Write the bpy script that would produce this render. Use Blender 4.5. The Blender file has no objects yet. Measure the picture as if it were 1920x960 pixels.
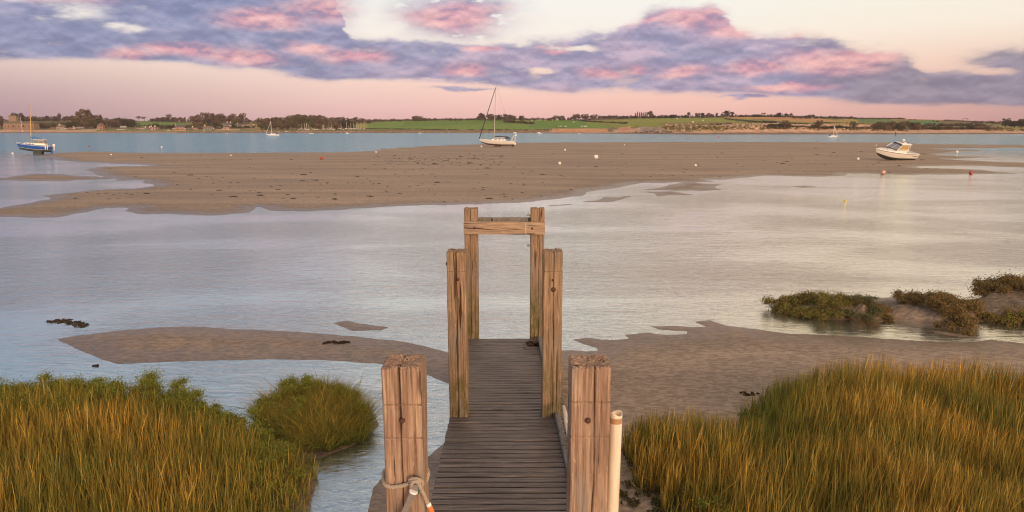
import bpy, bmesh, math, random, zlib
import numpy as np
from mathutils import Vector, Matrix, Euler

random.seed(7)
RNG = np.random.default_rng(11)
sc = bpy.context.scene
COL = sc.collection

# ---------------------------------------------------------------- camera model
F = 1280.0
HZ = 235.0
PIT = math.atan((480 - HZ) / F)
SP, CP = math.sin(PIT), math.cos(PIT)
CZ = 5.6

def rayv(px, py):
    u = (px - 960) / F
    v = (py - 480) / F
    return u, CP - v * SP, -(SP + v * CP)

def at(px, py, z=0.0):
    """ground point seen at a place of the survey sketch"""
    x, y, w = rayv(px, py)
    t = (z - CZ) / w
    return (x * t, y * t, z)

def atY(px, py, Y):
    x, y, w = rayv(px, py)
    t = Y / y
    return Vector((x * t, Y, CZ + w * t))

cam = bpy.data.cameras.new('camera')
cam.lens = 24.0
cam.sensor_width = 36.0
cam.clip_start = 0.1
cam.clip_end = 20000
camo = bpy.data.objects.new('camera', cam)
COL.objects.link(camo)
camo.location = (0, 0, CZ)
camo.rotation_euler = (math.pi / 2 - PIT, 0, 0)
sc.camera = camo

# ---------------------------------------------------------------- numpy noise
_perm = np.random.default_rng(3).permutation(256)
_perm = np.concatenate([_perm, _perm])
_ga = np.linspace(0, 2 * np.pi, 17)[:16]
_gx, _gy = np.cos(_ga), np.sin(_ga)

def pnoise(x, y):
    x = np.asarray(x, float); y = np.asarray(y, float)
    xi = np.floor(x).astype(int); yi = np.floor(y).astype(int)
    xf = x - xi; yf = y - yi
    xi &= 255; yi &= 255
    def g(ix, iy, dx, dy):
        h = _perm[_perm[ix & 255] + (iy & 255)] & 15
        return _gx[h] * dx + _gy[h] * dy
    u = xf * xf * xf * (xf * (xf * 6 - 15) + 10)
    v = yf * yf * yf * (yf * (yf * 6 - 15) + 10)
    a = g(xi, yi, xf, yf); b = g(xi + 1, yi, xf - 1, yf)
    c = g(xi, yi + 1, xf, yf - 1); d = g(xi + 1, yi + 1, xf - 1, yf - 1)
    return (a * (1 - u) + b * u) * (1 - v) + (c * (1 - u) + d * u) * v

def fbm(x, y, o=4):
    s = 0; a = 1.0
    for i in range(o):
        s = s + a * pnoise(x * 2 ** i + 17.3 * i, y * 2 ** i + 9.1 * i)
        a *= 0.5
    return s

# ---------------------------------------------------------------- mesh helpers
def mesh_np(name, verts, faces_flat, loop_tot, mat, cols=None, smooth=False, attr=None):
    me = bpy.data.meshes.new(name)
    nv = len(verts)
    me.vertices.add(nv)
    me.vertices.foreach_set('co', np.asarray(verts, np.float32).ravel())
    me.loops.add(len(faces_flat))
    me.loops.foreach_set('vertex_index', np.asarray(faces_flat, np.int32))
    nf = len(loop_tot)
    ls = np.concatenate([[0], np.cumsum(loop_tot)[:-1]]).astype(np.int32)
    me.polygons.add(nf)
    me.polygons.foreach_set('loop_start', ls)
    try:
        me.polygons.foreach_set('loop_total', np.asarray(loop_tot, np.int32))
    except Exception:
        pass
    if smooth:
        me.polygons.foreach_set('use_smooth', np.ones(nf, bool))
    me.update(calc_edges=True)
    me.validate()
    if cols is not None:
        a = me.color_attributes.new('tint', 'FLOAT_COLOR', 'POINT')
        c = np.ones((nv, 4), np.float32); c[:, :3] = cols
        a.data.foreach_set('color', c.ravel())
    if attr:
        for k, arr in attr.items():
            a = me.attributes.new(k, 'FLOAT', 'POINT')
            a.data.foreach_set('value', np.asarray(arr, np.float32))
    if mat: me.materials.append(mat)
    return me

def link(name, me, parent=None):
    o = bpy.data.objects.new(name, me)
    COL.objects.link(o)
    if parent is not None: o.parent = parent
    return o

def tag(o, label=None, cat=None, group=None, kind=None):
    if label: o['label'] = label
    if cat: o['category'] = cat
    if group: o['group'] = group
    if kind: o['kind'] = kind
    return o

def empty(name, loc, rot=(0, 0, 0), label=None, cat=None, group=None, scale=1.0):
    o = bpy.data.objects.new(name, None)
    COL.objects.link(o)
    o.location = loc; o.rotation_euler = rot
    o.scale = (scale,) * 3
    o.empty_display_size = 0.2
    return tag(o, label, cat, group)

def copy_tree(o, parent=None):
    c = o.copy(); COL.objects.link(c); c.parent = parent
    for ch in list(o.children):
        copy_tree(ch, c)
    return c

class MB:
    def __init__(s): s.v = []; s.f = []
    def add(s, vs, fs):
        n = len(s.v); s.v += [tuple(p) for p in vs]; s.f += [tuple(i + n for i in f) for f in fs]
        return s
    def box(s, a, b, M=None):
        x0, y0, z0 = a; x1, y1, z1 = b
        vs = [Vector(p) for p in ((x0, y0, z0), (x1, y0, z0), (x1, y1, z0), (x0, y1, z0), (x0, y0, z1), (x1, y0, z1), (x1, y1, z1), (x0, y1, z1))]
        if M is not None: vs = [M @ p for p in vs]
        return s.add(vs, [(0, 3, 2, 1), (4, 5, 6, 7), (0, 1, 5, 4), (1, 2, 6, 5), (2, 3, 7, 6), (3, 0, 4, 7)])
    def tube(s, pts, r, n=8, cap=True):
        pts = [Vector(p) for p in pts]
        rs = r if isinstance(r, (list, tuple)) else [r] * len(pts)
        rings = []; up = None
        for i, p in enumerate(pts):
            d = (pts[min(i + 1, len(pts) - 1)] - pts[max(i - 1, 0)]).normalized()
            if up is None:
                a = Vector((0, 0, 1)) if abs(d.z) < 0.9 else Vector((1, 0, 0))
                up = d.cross(a).normalized()
            else:
                up = (up - d * up.dot(d)).normalized()
            w = d.cross(up)
            rings.append([p + (up * math.cos(2 * math.pi * k / n) + w * math.sin(2 * math.pi * k / n)) * rs[i] for k in range(n)])
        vs = [q for rg in rings for q in rg]; fs = []
        for i in range(len(pts) - 1):
            for k in range(n):
                a = i * n + k; b = i * n + (k + 1) % n
                fs.append((a, b, b + n, a + n))
        if cap:
            fs.append(tuple(range(n - 1, -1, -1))); m = (len(pts) - 1) * n
            fs.append(tuple(m + k for k in range(n)))
        return s.add(vs, fs)
    def ball(s, c, r, nu=16, nv=10, M=None):
        c = Vector(c)
        rr = r if isinstance(r, (tuple, list)) else (r, r, r)
        vs = [c + Vector((0, 0, rr[2]))]
        for j in range(1, nv):
            t = math.pi * j / nv
            for i in range(nu):
                p = 2 * math.pi * i / nu
                vs.append(c + Vector((rr[0] * math.sin(t) * math.cos(p), rr[1] * math.sin(t) * math.sin(p), rr[2] * math.cos(t))))
        vs.append(c - Vector((0, 0, rr[2])))
        fs = [(0, 1 + i, 1 + (i + 1) % nu) for i in range(nu)]
        for j in range(nv - 2):
            for i in range(nu):
                a = 1 + j * nu + i; b = 1 + j * nu + (i + 1) % nu
                fs.append((a, a + nu, b + nu, b))
        m = 1 + (nv - 2) * nu; L = len(vs) - 1
        fs += [(m + i, L, m + (i + 1) % nu) for i in range(nu)]
        if M is not None: vs = [M @ q for q in vs]
        return s.add(vs, fs)
    def grid(s, rows):
        """rows: list of equal-length point lists"""
        m = len(rows[0]); vs = [p for r in rows for p in r]; fs = []
        for i in range(len(rows) - 1):
            for k in range(m - 1):
                a = i * m + k
                fs.append((a, a + 1, a + m + 1, a + m))
        return s.add(vs, fs)
    def prism(s, poly, a, b, axis=1):
        """poly: 2d outline; extruded along axis between a and b"""
        n = len(poly)
        def mk(p, t):
            return (t, p[0], p[1]) if axis == 0 else ((p[0], t, p[1]) if axis == 1 else (p[0], p[1], t))
        vs = [mk(p, a) for p in poly] + [mk(p, b) for p in poly]
        fs = [tuple(range(n))[::-1], tuple(range(n, 2 * n))] + [(i, (i + 1) % n, (i + 1) % n + n, i + n) for i in range(n)]
        return s.add(vs, fs)
    def mesh(s, name, mat, smooth=False, bevel=0):
        me = bpy.data.meshes.new(name)
        me.from_pydata(s.v, [], s.f)
        bm = bmesh.new(); bm.from_mesh(me)
        bmesh.ops.recalc_face_normals(bm, faces=bm.faces)
        if bevel:
            bmesh.ops.bevel(bm, geom=bm.edges[:], offset=bevel, segments=2, affect='EDGES')
        bm.to_mesh(me); bm.free()
        if smooth:
            for p in me.polygons: p.use_smooth = True
        if mat: me.materials.append(mat)
        return me
    def build(s, name, mat, parent=None, smooth=False, bevel=0):
        return link(name, s.mesh(name, mat, smooth, bevel), parent)

# ---------------------------------------------------------------- materials
class NT:
    def __init__(s, nt): s.nt = nt; s.N = nt.nodes; s.L = nt.links
    def n(s, typ, **kw):
        nd = s.N.new(typ)
        for k, v in kw.items():
            if k == 'ins':
                for kk, vv in v.items():
                    if isinstance(vv, bpy.types.NodeSocket): s.L.new(vv, nd.inputs[kk])
                    else: nd.inputs[kk].default_value = vv
            else: setattr(nd, k, v)
        return nd
    def m(s, op, a, b=0.0, c=0.0, clamp=False):
        nd = s.N.new('ShaderNodeMath'); nd.operation = op; nd.use_clamp = clamp
        for i, v in enumerate((a, b, c)):
            if isinstance(v, bpy.types.NodeSocket): s.L.new(v, nd.inputs[i])
            else: nd.inputs[i].default_value = v
        return nd.outputs[0]
    def vm(s, op, a, b=None, c=None):
        nd = s.N.new('ShaderNodeVectorMath'); nd.operation = op
        for i, v in enumerate((a, b, c)):
            if v is None: continue
            if isinstance(v, bpy.types.NodeSocket): s.L.new(v, nd.inputs[i])
            else: nd.inputs[i].default_value = v
        return nd.outputs['Value' if op in ('LENGTH', 'DOT_PRODUCT', 'DISTANCE') else 'Vector']
    def rng(s, v, a, b, c=0.0, d=1.0, smooth=True):
        nd = s.N.new('ShaderNodeMapRange')
        nd.interpolation_type = 'SMOOTHSTEP' if smooth else 'LINEAR'
        s.L.new(v, nd.inputs[0])
        for i, x in enumerate((a, b, c, d)):
            if isinstance(x, bpy.types.NodeSocket): s.L.new(x, nd.inputs[i + 1])
            else: nd.inputs[i + 1].default_value = x
        return nd.outputs[0]
    def mix(s, f, a, b, blend='MIX'):
        nd = s.N.new('ShaderNodeMix'); nd.data_type = 'RGBA'; nd.blend_type = blend
        for i, v in ((0, f), (6, a), (7, b)):
            if isinstance(v, bpy.types.NodeSocket): s.L.new(v, nd.inputs[i])
            else: nd.inputs[i].default_value = (v if i == 0 else (*v, 1) if len(v) == 3 else v)
        return nd.outputs[2]
    def noise(s, vec, scale, detail=4, rough=0.55, dist=0.0):
        nd = s.N.new('ShaderNodeTexNoise')
        if vec is not None: s.L.new(vec, nd.inputs['Vector'])
        nd.inputs['Scale'].default_value = scale; nd.inputs['Detail'].default_value = detail
        nd.inputs['Roughness'].default_value = rough; nd.inputs['Distortion'].default_value = dist
        return nd.outputs[0]
    def mapv(s, vec, scale=(1, 1, 1), loc=(0, 0, 0), rot=(0, 0, 0)):
        nd = s.N.new('ShaderNodeMapping'); s.L.new(vec, nd.inputs[0])
        nd.inputs['Location'].default_value = loc; nd.inputs['Rotation'].default_value = rot; nd.inputs['Scale'].default_value = scale
        return nd.outputs[0]
    def ramp(s, f, stops, interp='LINEAR'):
        nd = s.N.new('ShaderNodeValToRGB'); s.L.new(f, nd.inputs[0])
        cr = nd.color_ramp; cr.interpolation = interp
        while len(cr.elements) < len(stops): cr.elements.new(0.5)
        for e, (p, c) in zip(cr.elements, stops):
            e.position = p; e.color = (*c, 1) if len(c) == 3 else c
        return nd.outputs[0]
    def bump(s, h, strength, dist, normal=None):
        nd = s.N.new('ShaderNodeBump'); nd.inputs['Strength'].default_value = strength
        if isinstance(dist, bpy.types.NodeSocket): s.L.new(dist, nd.inputs['Distance'])
        else: nd.inputs['Distance'].default_value = dist
        s.L.new(h, nd.inputs['Height'])
        if normal is not None: s.L.new(normal, nd.inputs['Normal'])
        return nd.outputs[0]

def new_mat(name):
    m = bpy.data.materials.new(name); m.use_nodes = True
    t = NT(m.node_tree); t.N.clear()
    out = t.N.new('ShaderNodeOutputMaterial')
    p = t.N.new('ShaderNodeBsdfPrincipled')
    t.L.new(p.outputs[0], out.inputs[0])
    return m, t, p, out

def flat(name, col, rough=0.6, var=0.15, scale=4.0, metal=0.0, spec=0.5, emit=None):
    """painted or plain surface with slight procedural variation"""
    m, t, p, out = new_mat(name)
    tc = t.n('ShaderNodeTexCoord').outputs['Object']
    nz = t.noise(tc, scale, 4)
    c = t.mix(nz, tuple(x * (1 - var) for x in col), tuple(min(1, x * (1 + var)) for x in col))
    t.L.new(c, p.inputs['Base Color'])
    p.inputs['Roughness'].default_value = rough; p.inputs['Metallic'].default_value = metal
    p.inputs['Specular IOR Level'].default_value = spec
    return m

def tint_mat(name, rough=0.8, mul=(1, 1, 1), transl=0.0, spec=0.3):
    m, t, p, out = new_mat(name)
    a = t.n('ShaderNodeAttribute', attribute_name='tint').outputs['Color']
    c = t.mix(1.0, a, mul, 'MULTIPLY')
    t.L.new(c, p.inputs['Base Color'])
    p.inputs['Roughness'].default_value = rough
    p.inputs['Specular IOR Level'].default_value = spec
    if transl:
        tr = t.n('ShaderNodeBsdfTranslucent'); t.L.new(c, tr.inputs[0])
        mx = t.n('ShaderNodeMixShader'); mx.inputs[0].default_value = transl
        t.L.new(p.outputs[0], mx.inputs[1]); t.L.new(tr.outputs[0], mx.inputs[2]); t.L.new(mx.outputs[0], out.inputs[0])
    return m

# ---------------------------------------------------------------- shoreline plan
def W2(poly, z=0.0):
    return np.array([at(px, py, z)[:2] for px, py in poly])

def sdf(poly, X, Y):
    """signed distance, positive inside"""
    n = len(poly)
    d2 = np.full(X.shape, 1e18); inside = np.zeros(X.shape, bool)
    for i in range(n):
        ax, ay = poly[i]; bx, by = poly[(i + 1) % n]
        ex, ey = bx - ax, by - ay
        L = ex * ex + ey * ey + 1e-12
        t = np.clip(((X - ax) * ex + (Y - ay) * ey) / L, 0, 1)
        dx = X - (ax + t * ex); dy = Y - (ay + t * ey)
        d2 = np.minimum(d2, dx * dx + dy * dy)
        if abs(ey) > 1e-12:
            c = ((ay > Y) != (by > Y)) & (X < ex * (Y - ay) / ey + ax)
            inside ^= c
    return np.where(inside, 1, -1) * np.sqrt(d2)

LAND = {
 'bar': [(70,292),(100,287),(170,284),(290,287),(400,287),(520,286),(620,286),(700,283),(715,279),(800,274),(880,271),(960,268),(1100,267),(1300,266.5),(1500,266.5),(1700,267.5),(1740,270.5),(1920,272),(2300,274),(2300,279),(1920,277.5),(1860,277.5),(1780,278.5),(1752,279.5),(1800,281),(1862,282.5),(1830,284),(1790,285),(1760,291),(1800,293),(1880,294.5),(1850,296),(1780,297.5),(1800,300),(1860,303),(1960,306),(1960,315),(1900,314),(1840,311),(1800,311),(1715,312.5),(1718,315),(1780,316),(1830,318),(1910,325),(1880,326.5),(1800,327),(1700,327.5),(1640,326),(1590,325.5),(1575,331),(1500,331),(1440,329),(1390,333),(1345,337),(1318,337),(1360,341),(1255,342.5),(1200,343),(1180,346),(1165,350),(1100,360),(1095,366),(1000,378),(900,383),(800,385),(700,389),(640,393),(560,397),(505,394),(485,389),(470,398),(400,404),(300,401),(255,401),(235,396),(245,389),(200,390),(150,400),(110,408),(0,407),(-300,412),(-300,398),(0,390),(75,377),(95,372),(80,367),(150,359),(210,354),(250,354),(285,349),(277,344),(262,339),(212,338),(225,335.5),(190,331.5),(162,319),(180,313),(225,312),(297,311),(212,306),(150,304),(120,301)],
 'spit': [(-200,336),(0,334),(50,327),(87,325),(120,328),(180,331),(225,335),(175,337),(100,340),(50,339),(0,338),(-200,342)],
 'lens1': [(1032,386),(1050,383),(1074,382.5),(1066,385.5)],
 'lens2': [(1095,379),(1135,370),(1182,367.5),(1175,372),(1135,379)],
 'lens3': [(1202,356),(1247,350),(1262,344),(1300,343),(1360,346),(1335,351),(1352,356),(1310,358)],
 'lens4': [(1212,360),(1260,359),(1297,365),(1235,368)],
 'lens5': [(1483,349),(1510,348),(1535,351),(1505,352.5)],
 'midleft': [(103,635),(200,622),(300,613),(360,612),(450,617),(560,622),(680,632),(760,641),(838,660),(878,668),(1000,650),(1030,654),(1056,657),(1092,656.5),(1095,659),(1121,658),(1117,652),(1072,637),(1100,632),(1127,637),(1185,636),(1167,627),(1212,624),(1250,627),(1285,626),(1287,622),(1240,619),(1221,612),(1250,611),(1300,613),(1330,614),(1300,603),(1330,600),(1360,610),(1400,615),(1475,625),(1571,629),(1667,635),(1739,640),(1811,642),(1859,637),(1920,644),(2300,670),(3600,900),(3600,9000),(600,9000),(640,1150),(690,960),(700,915),(720,890),(797,860),(835,830),(900,815),(930,780),(900,740),(838,718),(790,700),(755,690),(715,683),(620,676),(500,674),(330,678),(220,683),(190,672),(130,650)],
 'thin': [(622,606),(650,601),(725,614),(715,620),(660,620)],
 'isle': [(1440,575),(1450,566),(1500,560),(1570,556),(1640,558),(1700,556),(1740,557),(1780,566),(1812,570),(1830,560),(1860,548),(1920,542),(2100,540),(2100,606),(1920,607),(1880,604),(1845,602),(1810,609),(1760,608),(1700,601),(1660,602),(1620,606),(1590,599),(1540,599),(1500,592),(1465,584)],
 'isle2': [(1745,620),(1780,623),(1835,633),(1800,632),(1765,627)],
 'leftmarsh': [(-2200,790),(-600,752),(0,745),(150,738),(300,738),(350,745),(390,765),(440,790),(495,822),(530,842),(552,858),(562,876),(560,900),(547,935),(530,970),(515,1100),(450,9000),(-9000,9000)],
 'tuss': [(490,757),(525,740),(600,732),(652,744),(688,777),(678,795),(636,812),(602,822),(575,822),(540,795)],
}
LANDW = {k: W2(v) for k, v in LAND.items()}
GRASS = {
 'left': [(-2200,800),(-600,762),(0,752),(150,745),(300,745),(345,752),(385,772),(435,798),(495,826),(545,848),(570,872),(568,905),(555,940),(540,970),(525,1100),(460,3000),(-6000,3000)],
 'rightlow': [(1165,835),(1200,818),(1290,812),(1370,826),(1430,850),(1600,900),(1900,1000),(2400,1200),(2400,2400),(1600,1400),(1300,990),(1235,935),(1185,890)],
 'rightup': [(1395,835),(1405,795),(1440,765),(1500,740),(1600,728),(1800,734),(1950,752),(2400,800),(3300,950),(3300,1900),(2000,1700),(1700,1200),(1500,900)],
 'tuss': [(484,755),(525,736),(600,728),(655,740),(694,775),(684,797),(640,817),(600,826),(570,820),(535,795)],
}
GRASSW = {k: W2(v, 0.25) for k, v in GRASS.items()}
MOUNDS = [  # px, py, rx, ry, height  (mud hummocks of the small island)
 (1535, 580, 1.4, .8, .28), (1465, 570, .9, .6, .18), (1625, 588, .9, .8, .3), (1720, 575, 1.2, .9, .25), (1780, 590, 1.2, .9, .32),
 (1890, 552, 2.2, 1.3, .32), (1900, 590, 1.4, .9, .30), (1980, 570, 3, 1.6, .2)]

def height(X, Y):
    Yc = np.maximum(Y, 3)
    s = np.full(X.shape, -1e9)
    for k, p in LANDW.items():
        s = np.maximum(s, sdf(p, X, Y))
    a = X / Yc * 30; b = np.log(Yc) * 40
    far = np.clip((Yc - 30) / 60, 0, 1)
    px = Yc * Yc / 7168.0
    s = s + (0.5 * fbm(a * 1.2, b * 0.5, 4)) * px * (2.0 * far + 3.5 * (1 - far)) * 1.0
    nearf = 1 - far
    scale = 2.2 * nearf + 9.0 * far
    top = 0.17 * nearf + 0.30 * far
    hl = top * (1 - np.exp(-np.maximum(s, 0) / scale))
    hw = -0.45 * (1 - np.exp(-np.maximum(-s, 0) / (scale * 1.6)))
    h = np.where(s > 0, hl, hw)
    # sand ridges and hollows
    h = h + np.where(s > 0, 1, 0.4) * np.clip(np.abs(s) / 0.8, 0, 1) * (0.012 * fbm(X * 1.1, Y * 1.6, 3) * nearf)
    h = h + far * np.clip(s / 8, 0, 1) * 0.05 * fbm(X * 0.02, Y * 0.07, 3)
    # ripple relief near by
    r = 0.012 * fbm(X * 4.5 + 0.6 * fbm(X, Y, 2), Y * 7.5, 3) * np.clip(s / 0.15, 0, 1) * np.clip((22 - Y) / 8, 0, 1)
    h = h + r
    for k in ('left', 'rightlow', 'rightup', 'tuss'):
        g = sdf(GRASSW[k], X, Y)
        h = h + np.where((Y < 25), 0.12 * np.clip((g + 0.35) / 0.6, 0, 1), 0) * (1 + 0.6 * fbm(X * 1.3, Y * 1.3, 2))
    for (mx, my, rx, ry, hh) in MOUNDS:
        cx, cy, _ = at(mx, my, 0.2)
        e = ((X - cx) / rx) ** 2 + ((Y - cy) / ry) ** 2
        h = h + hh * np.exp(-e * 1.6) * (1 + 0.5 * fbm(X * 1.5, Y * 1.5, 2)) * np.clip((s - .05) / .4, 0, 1)
    return h, s

def seq(*parts):
    out = []
    for a, b, st in parts:
        out += list(np.arange(a, b, st))
    return np.array(out)

rows = np.concatenate([seq((251.6, 280, .5), (280, 420, 1.0), (420, 1000, 2.0)), 1000 * (5.2 ** (np.arange(0, 36) / 35.0))])
colsx = np.concatenate([-np.geomspace(3000, 60, 26), seq((-40, 1962, 2.6)), 1962 + np.geomspace(20, 3000, 26)])
GX, GY = np.meshgrid(colsx, rows)
rx, ry, rz = rayv(GX, GY)
T = -CZ / rz
X = rx * T; Y = ry * T
Hh, S = height(X, Y)
verts = np.stack([X.ravel(), Y.ravel(), Hh.ravel()], 1)
nr, nc = GX.shape
def grid_faces(nr, nc):
    i = np.arange((nr - 1) * nc).reshape(nr - 1, nc)[:, :-1].ravel()
    return np.stack([i, i + nc, i + nc + 1, i + 1], 1)
gf = grid_faces(nr, nc)
mud = np.zeros(X.shape)
for k in GRASSW:
    mud = np.maximum(mud, np.clip(0.5 + sdf(GRASSW[k], X, Y) / 0.5 + 0.6 * fbm(X * 2, Y * 2, 2), 0, 1))
isl = sdf(LANDW['isle'], X, Y)
mud = np.maximum(mud, np.clip(isl / 0.5, 0, 1) * 0.7)
mud = np.maximum(mud, np.clip(1 + sdf(LANDW['tuss'], X, Y) / 0.3, 0, 1) * np.where(Hh > -0.3, 1, 0))

# sand material
msand, t, p, out = new_mat('wet_sand')
geo = t.n('ShaderNodeNewGeometry').outputs['Position']
xyz = t.n('ShaderNodeSeparateXYZ', ins={0: geo})
z = xyz.outputs[2]
n1 = t.noise(t.mapv(geo, (.05, .22, .05)), 1.0, 5)
n2 = t.noise(geo, 1.4, 5)
n3 = t.noise(t.mapv(geo, (5, 11, 5)), 1.0, 4, .6, .6)
n4 = t.noise(geo, 120, 2)
dry = t.mix(n2, (.40, .305, .228), (.50, .39, .295))
dry = t.mix(t.rng(n1, .35, .65), dry, (.36, .28, .212))
wet = t.mix(n2, (.22, .16, .12), (.29, .21, .155))
wz = t.m('ADD', z, t.m('MULTIPLY', t.m('SUBTRACT', n2, .5), .10))
wf = t.rng(wz, 0.01, 0.11)
c = t.mix(wf, wet, dry)
c = t.mix(t.rng(n3, .40, .60), t.mix(1.0, c, (.64, .63, .63), 'MULTIPLY'), c)  # hollows darker in colour: wetness, plus ripple shade the soft light leaves out
c = t.mix(t.rng(t.noise(t.mapv(geo, (.03, .30, .05), (5, 5, 0)), 1.0, 5, .6), .38, .62), t.mix(1.0, c, (.80, .80, .81), 'MULTIPLY'), c)
c = t.mix(t.m('MULTIPLY', t.rng(n4, .35, .75), .30), c, (.15, .105, .08))
mudc = t.mix(t.rng(n3, .4, .6), (.055, .042, .028), (.12, .088, .058))
ma = t.n('ShaderNodeAttribute', attribute_name='mud').outputs['Fac']
c = t.mix(ma, c, mudc)
under = t.rng(z, -.25, -.01)
c = t.mix(under, (.10, .095, .085), c)
t.L.new(c, p.inputs['Base Color'])
t.L.new(t.rng(wf, 0, 1, .32, .85), p.inputs['Roughness'])
p.inputs['Specular IOR Level'].default_value = 0.35
h1 = t.m('MULTIPLY', n3, 1.0)
b1 = t.bump(h1, .9, .05)
b2 = t.bump(t.noise(geo, 28, 4), .6, .006, b1)
t.L.new(b2, p.inputs['Normal'])
me = mesh_np('ground', verts, gf.ravel(), np.full(len(gf), 4), msand, smooth=True, attr={'mud': mud.ravel()})
tag(link('ground', me), kind='structure')

# height lookup for placing things
from mathutils.bvhtree import BVHTree
def ground_z(x, y):
    h, _ = height(np.array([float(x)]), np.array([float(y)]))
    return float(h[0])
def ground_zs(x, y):
    h, _ = height(np.asarray(x, float), np.asarray(y, float))
    return h

# ---------------------------------------------------------------- water
mw, t, p, out = new_mat('estuary_water')
t.N.remove(p)
geo = t.n('ShaderNodeNewGeometry').outputs['Position']
xyz = t.n('ShaderNodeSeparateXYZ', ins={0: geo})
Yp = xyz.outputs[1]
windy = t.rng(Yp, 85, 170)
patch = t.rng(t.noise(t.mapv(geo, (.05, .11, .1)), 1.0, 4, .5, .5), .38, .64, .40, 1.35)
fine = t.noise(t.mapv(geo, (2.4, 6.0, 1)), 1.0, 5, .62, .4)
mid = t.noise(t.mapv(geo, (.8, 2.2, 1)), 1.0, 4, .6, .3)
big = t.noise(t.mapv(geo, (.10, .34, 1)), 1.0, 4, .6, .2)
damp = t.rng(Yp, 8, 30, .45, 1.0)
fd = t.m('MULTIPLY', t.m('MULTIPLY', patch, damp), .040)
b1 = t.bump(fine, 1.0, fd)
md = t.m('MULTIPLY', t.m('MULTIPLY', patch, damp), .085)
b2 = t.bump(mid, 1.0, md, b1)
bd = t.m('ADD', t.m('MULTIPLY', windy, 2.2), .02)
b3 = t.bump(big, 1.0, bd, b2)
fr = t.n('ShaderNodeFresnel', ins={'IOR': 1.33}); t.L.new(b3, fr.inputs['Normal'])
fac = t.rng(fr.outputs[0], 0.02, .55, t.rng(windy, 0, 1, .62, .25), t.rng(windy, 0, 1, .97, .72), smooth=False)
gl = t.n('ShaderNodeBsdfGlossy', ins={'Roughness': .085, 'Color': (.95, .97, .95, 1)}); t.L.new(b3, gl.inputs['Normal'])
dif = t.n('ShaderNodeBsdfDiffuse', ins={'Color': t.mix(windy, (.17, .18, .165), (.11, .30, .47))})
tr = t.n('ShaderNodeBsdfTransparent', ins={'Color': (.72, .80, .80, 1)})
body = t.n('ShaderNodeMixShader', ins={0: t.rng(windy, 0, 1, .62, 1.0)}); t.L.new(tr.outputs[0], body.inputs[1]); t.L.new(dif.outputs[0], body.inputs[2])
mx = t.n('ShaderNodeMixShader', ins={0: fac}); t.L.new(body.outputs[0], mx.inputs[1]); t.L.new(gl.outputs[0], mx.inputs[2])
t.L.new(mx.outputs[0], out.inputs[0])
wb = MB(); wb.add([(-2600, -60, 0), (2600, -60, 0), (2600, 1400, 0), (-2600, 1400, 0)], [(0, 1, 2, 3)])
tag(wb.build('water', mw), kind='structure')
sb = MB(); sb.add([(-2600, -60, -1.2), (2600, -60, -1.2), (2600, 1400, -1.2), (-2600, 1400, -1.2)], [(0, 1, 2, 3)])
tag(sb.build('sea_bed', flat('deep_mud', (.09, .08, .07))), kind='structure')

# ---------------------------------------------------------------- far shore
def lerp(tab, x):
    return np.interp(x, [a for a, b in tab], [b for a, b in tab])
YW = [(-3000, 249.4), (0, 249.4), (960, 249.6), (1150, 250.5), (1300, 252.3), (1500, 251.9), (1920, 251.3), (5000, 251)]
YB = [(-3000, 243.5), (0, 243.5), (300, 245.5), (560, 246), (900, 246.5), (1000, 245), (1040, 243.5), (1130, 244.5), (1170, 242), (1240, 238.5), (1440, 237), (1600, 239.5), (1700, 243.5), (1840, 242), (1920, 243.5), (5000, 244)]
YC = [(-3000, 233), (-600, 228), (0, 227), (60, 226), (150, 225), (270, 227), (340, 228), (480, 229), (560, 229), (700, 227), (800, 224.5), (960, 223.5), (1080, 225), (1200, 221), (1300, 220.5), (1400, 218.5), (1500, 219.5), (1600, 221.5), (1700, 223), (1800, 226), (1860, 230), (1920, 232), (2600, 231), (5000, 234)]
BD, LC = 30.0, 380.0
def land_pt(px, y):
    px = np.asarray(px, float); y = np.asarray(y, float)
    yw, yb, yc = lerp(YW, px), lerp(YB, px), lerp(YC, px)
    _, a, b = rayv(px, yw); D0 = -CZ / b * a
    tb = np.clip((yw - y) / (yw - yb), 0, 1)
    tc = np.clip((yb - y) / (yb - yc), 0, 1)
    D = D0 + BD * tb + LC * tc
    x, ry_, rz_ = rayv(px, y)
    return x * D / ry_, D, CZ + rz_ * D / ry_
def lp(px, y):
    x, y_, z_ = land_pt(px, y)
    return Vector((float(x), float(y_), float(z_)))

lcols = np.concatenate([-np.geomspace(2200, 40, 30), seq((-20, 1942, 1.5)), 1942 + np.geomspace(20, 2200, 30)])
tt = np.concatenate([np.linspace(-0.15, 1, 14), 1 + np.linspace(0, 1, 60)[1:]])
PX, TT = np.meshgrid(lcols, tt)
yw, yb, yc = lerp(YW, PX), lerp(YB, PX), lerp(YC, PX)
PY = np.where(TT < 1, yw + (yb - yw) * TT, yb + (yc - yb) * (TT - 1))
x_, y_, z_ = land_pt(PX, np.where(TT < 0, yw, PY))
z_ = np.where(TT < 0, -0.6, z_)
y_ = np.where(TT < 0, y_ - 15, y_)
z_ = z_ + np.where(TT > 1, 1, 0) * 0.5 * fbm(x_ / 25, y_ / 25, 3) * np.clip((2 - TT) * 4, 0, 1)
dune = np.clip((PX - 1160) / 30, 0, 1) * np.clip((1720 - PX) / 100, 0, 1) * np.exp(-((TT - 1.0) / 0.45) ** 2)
z_ = z_ + dune * 2.0 * fbm(x_ / 9, y_ / 12, 4)
ext = []
for dD, dz in ((40, -1.5), (100, -6), (200, -12), (380, -30)):
    ext.append((x_[-1] * (y_[-1] + dD) / y_[-1], y_[-1] + dD, z_[-1] + dz))
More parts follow.
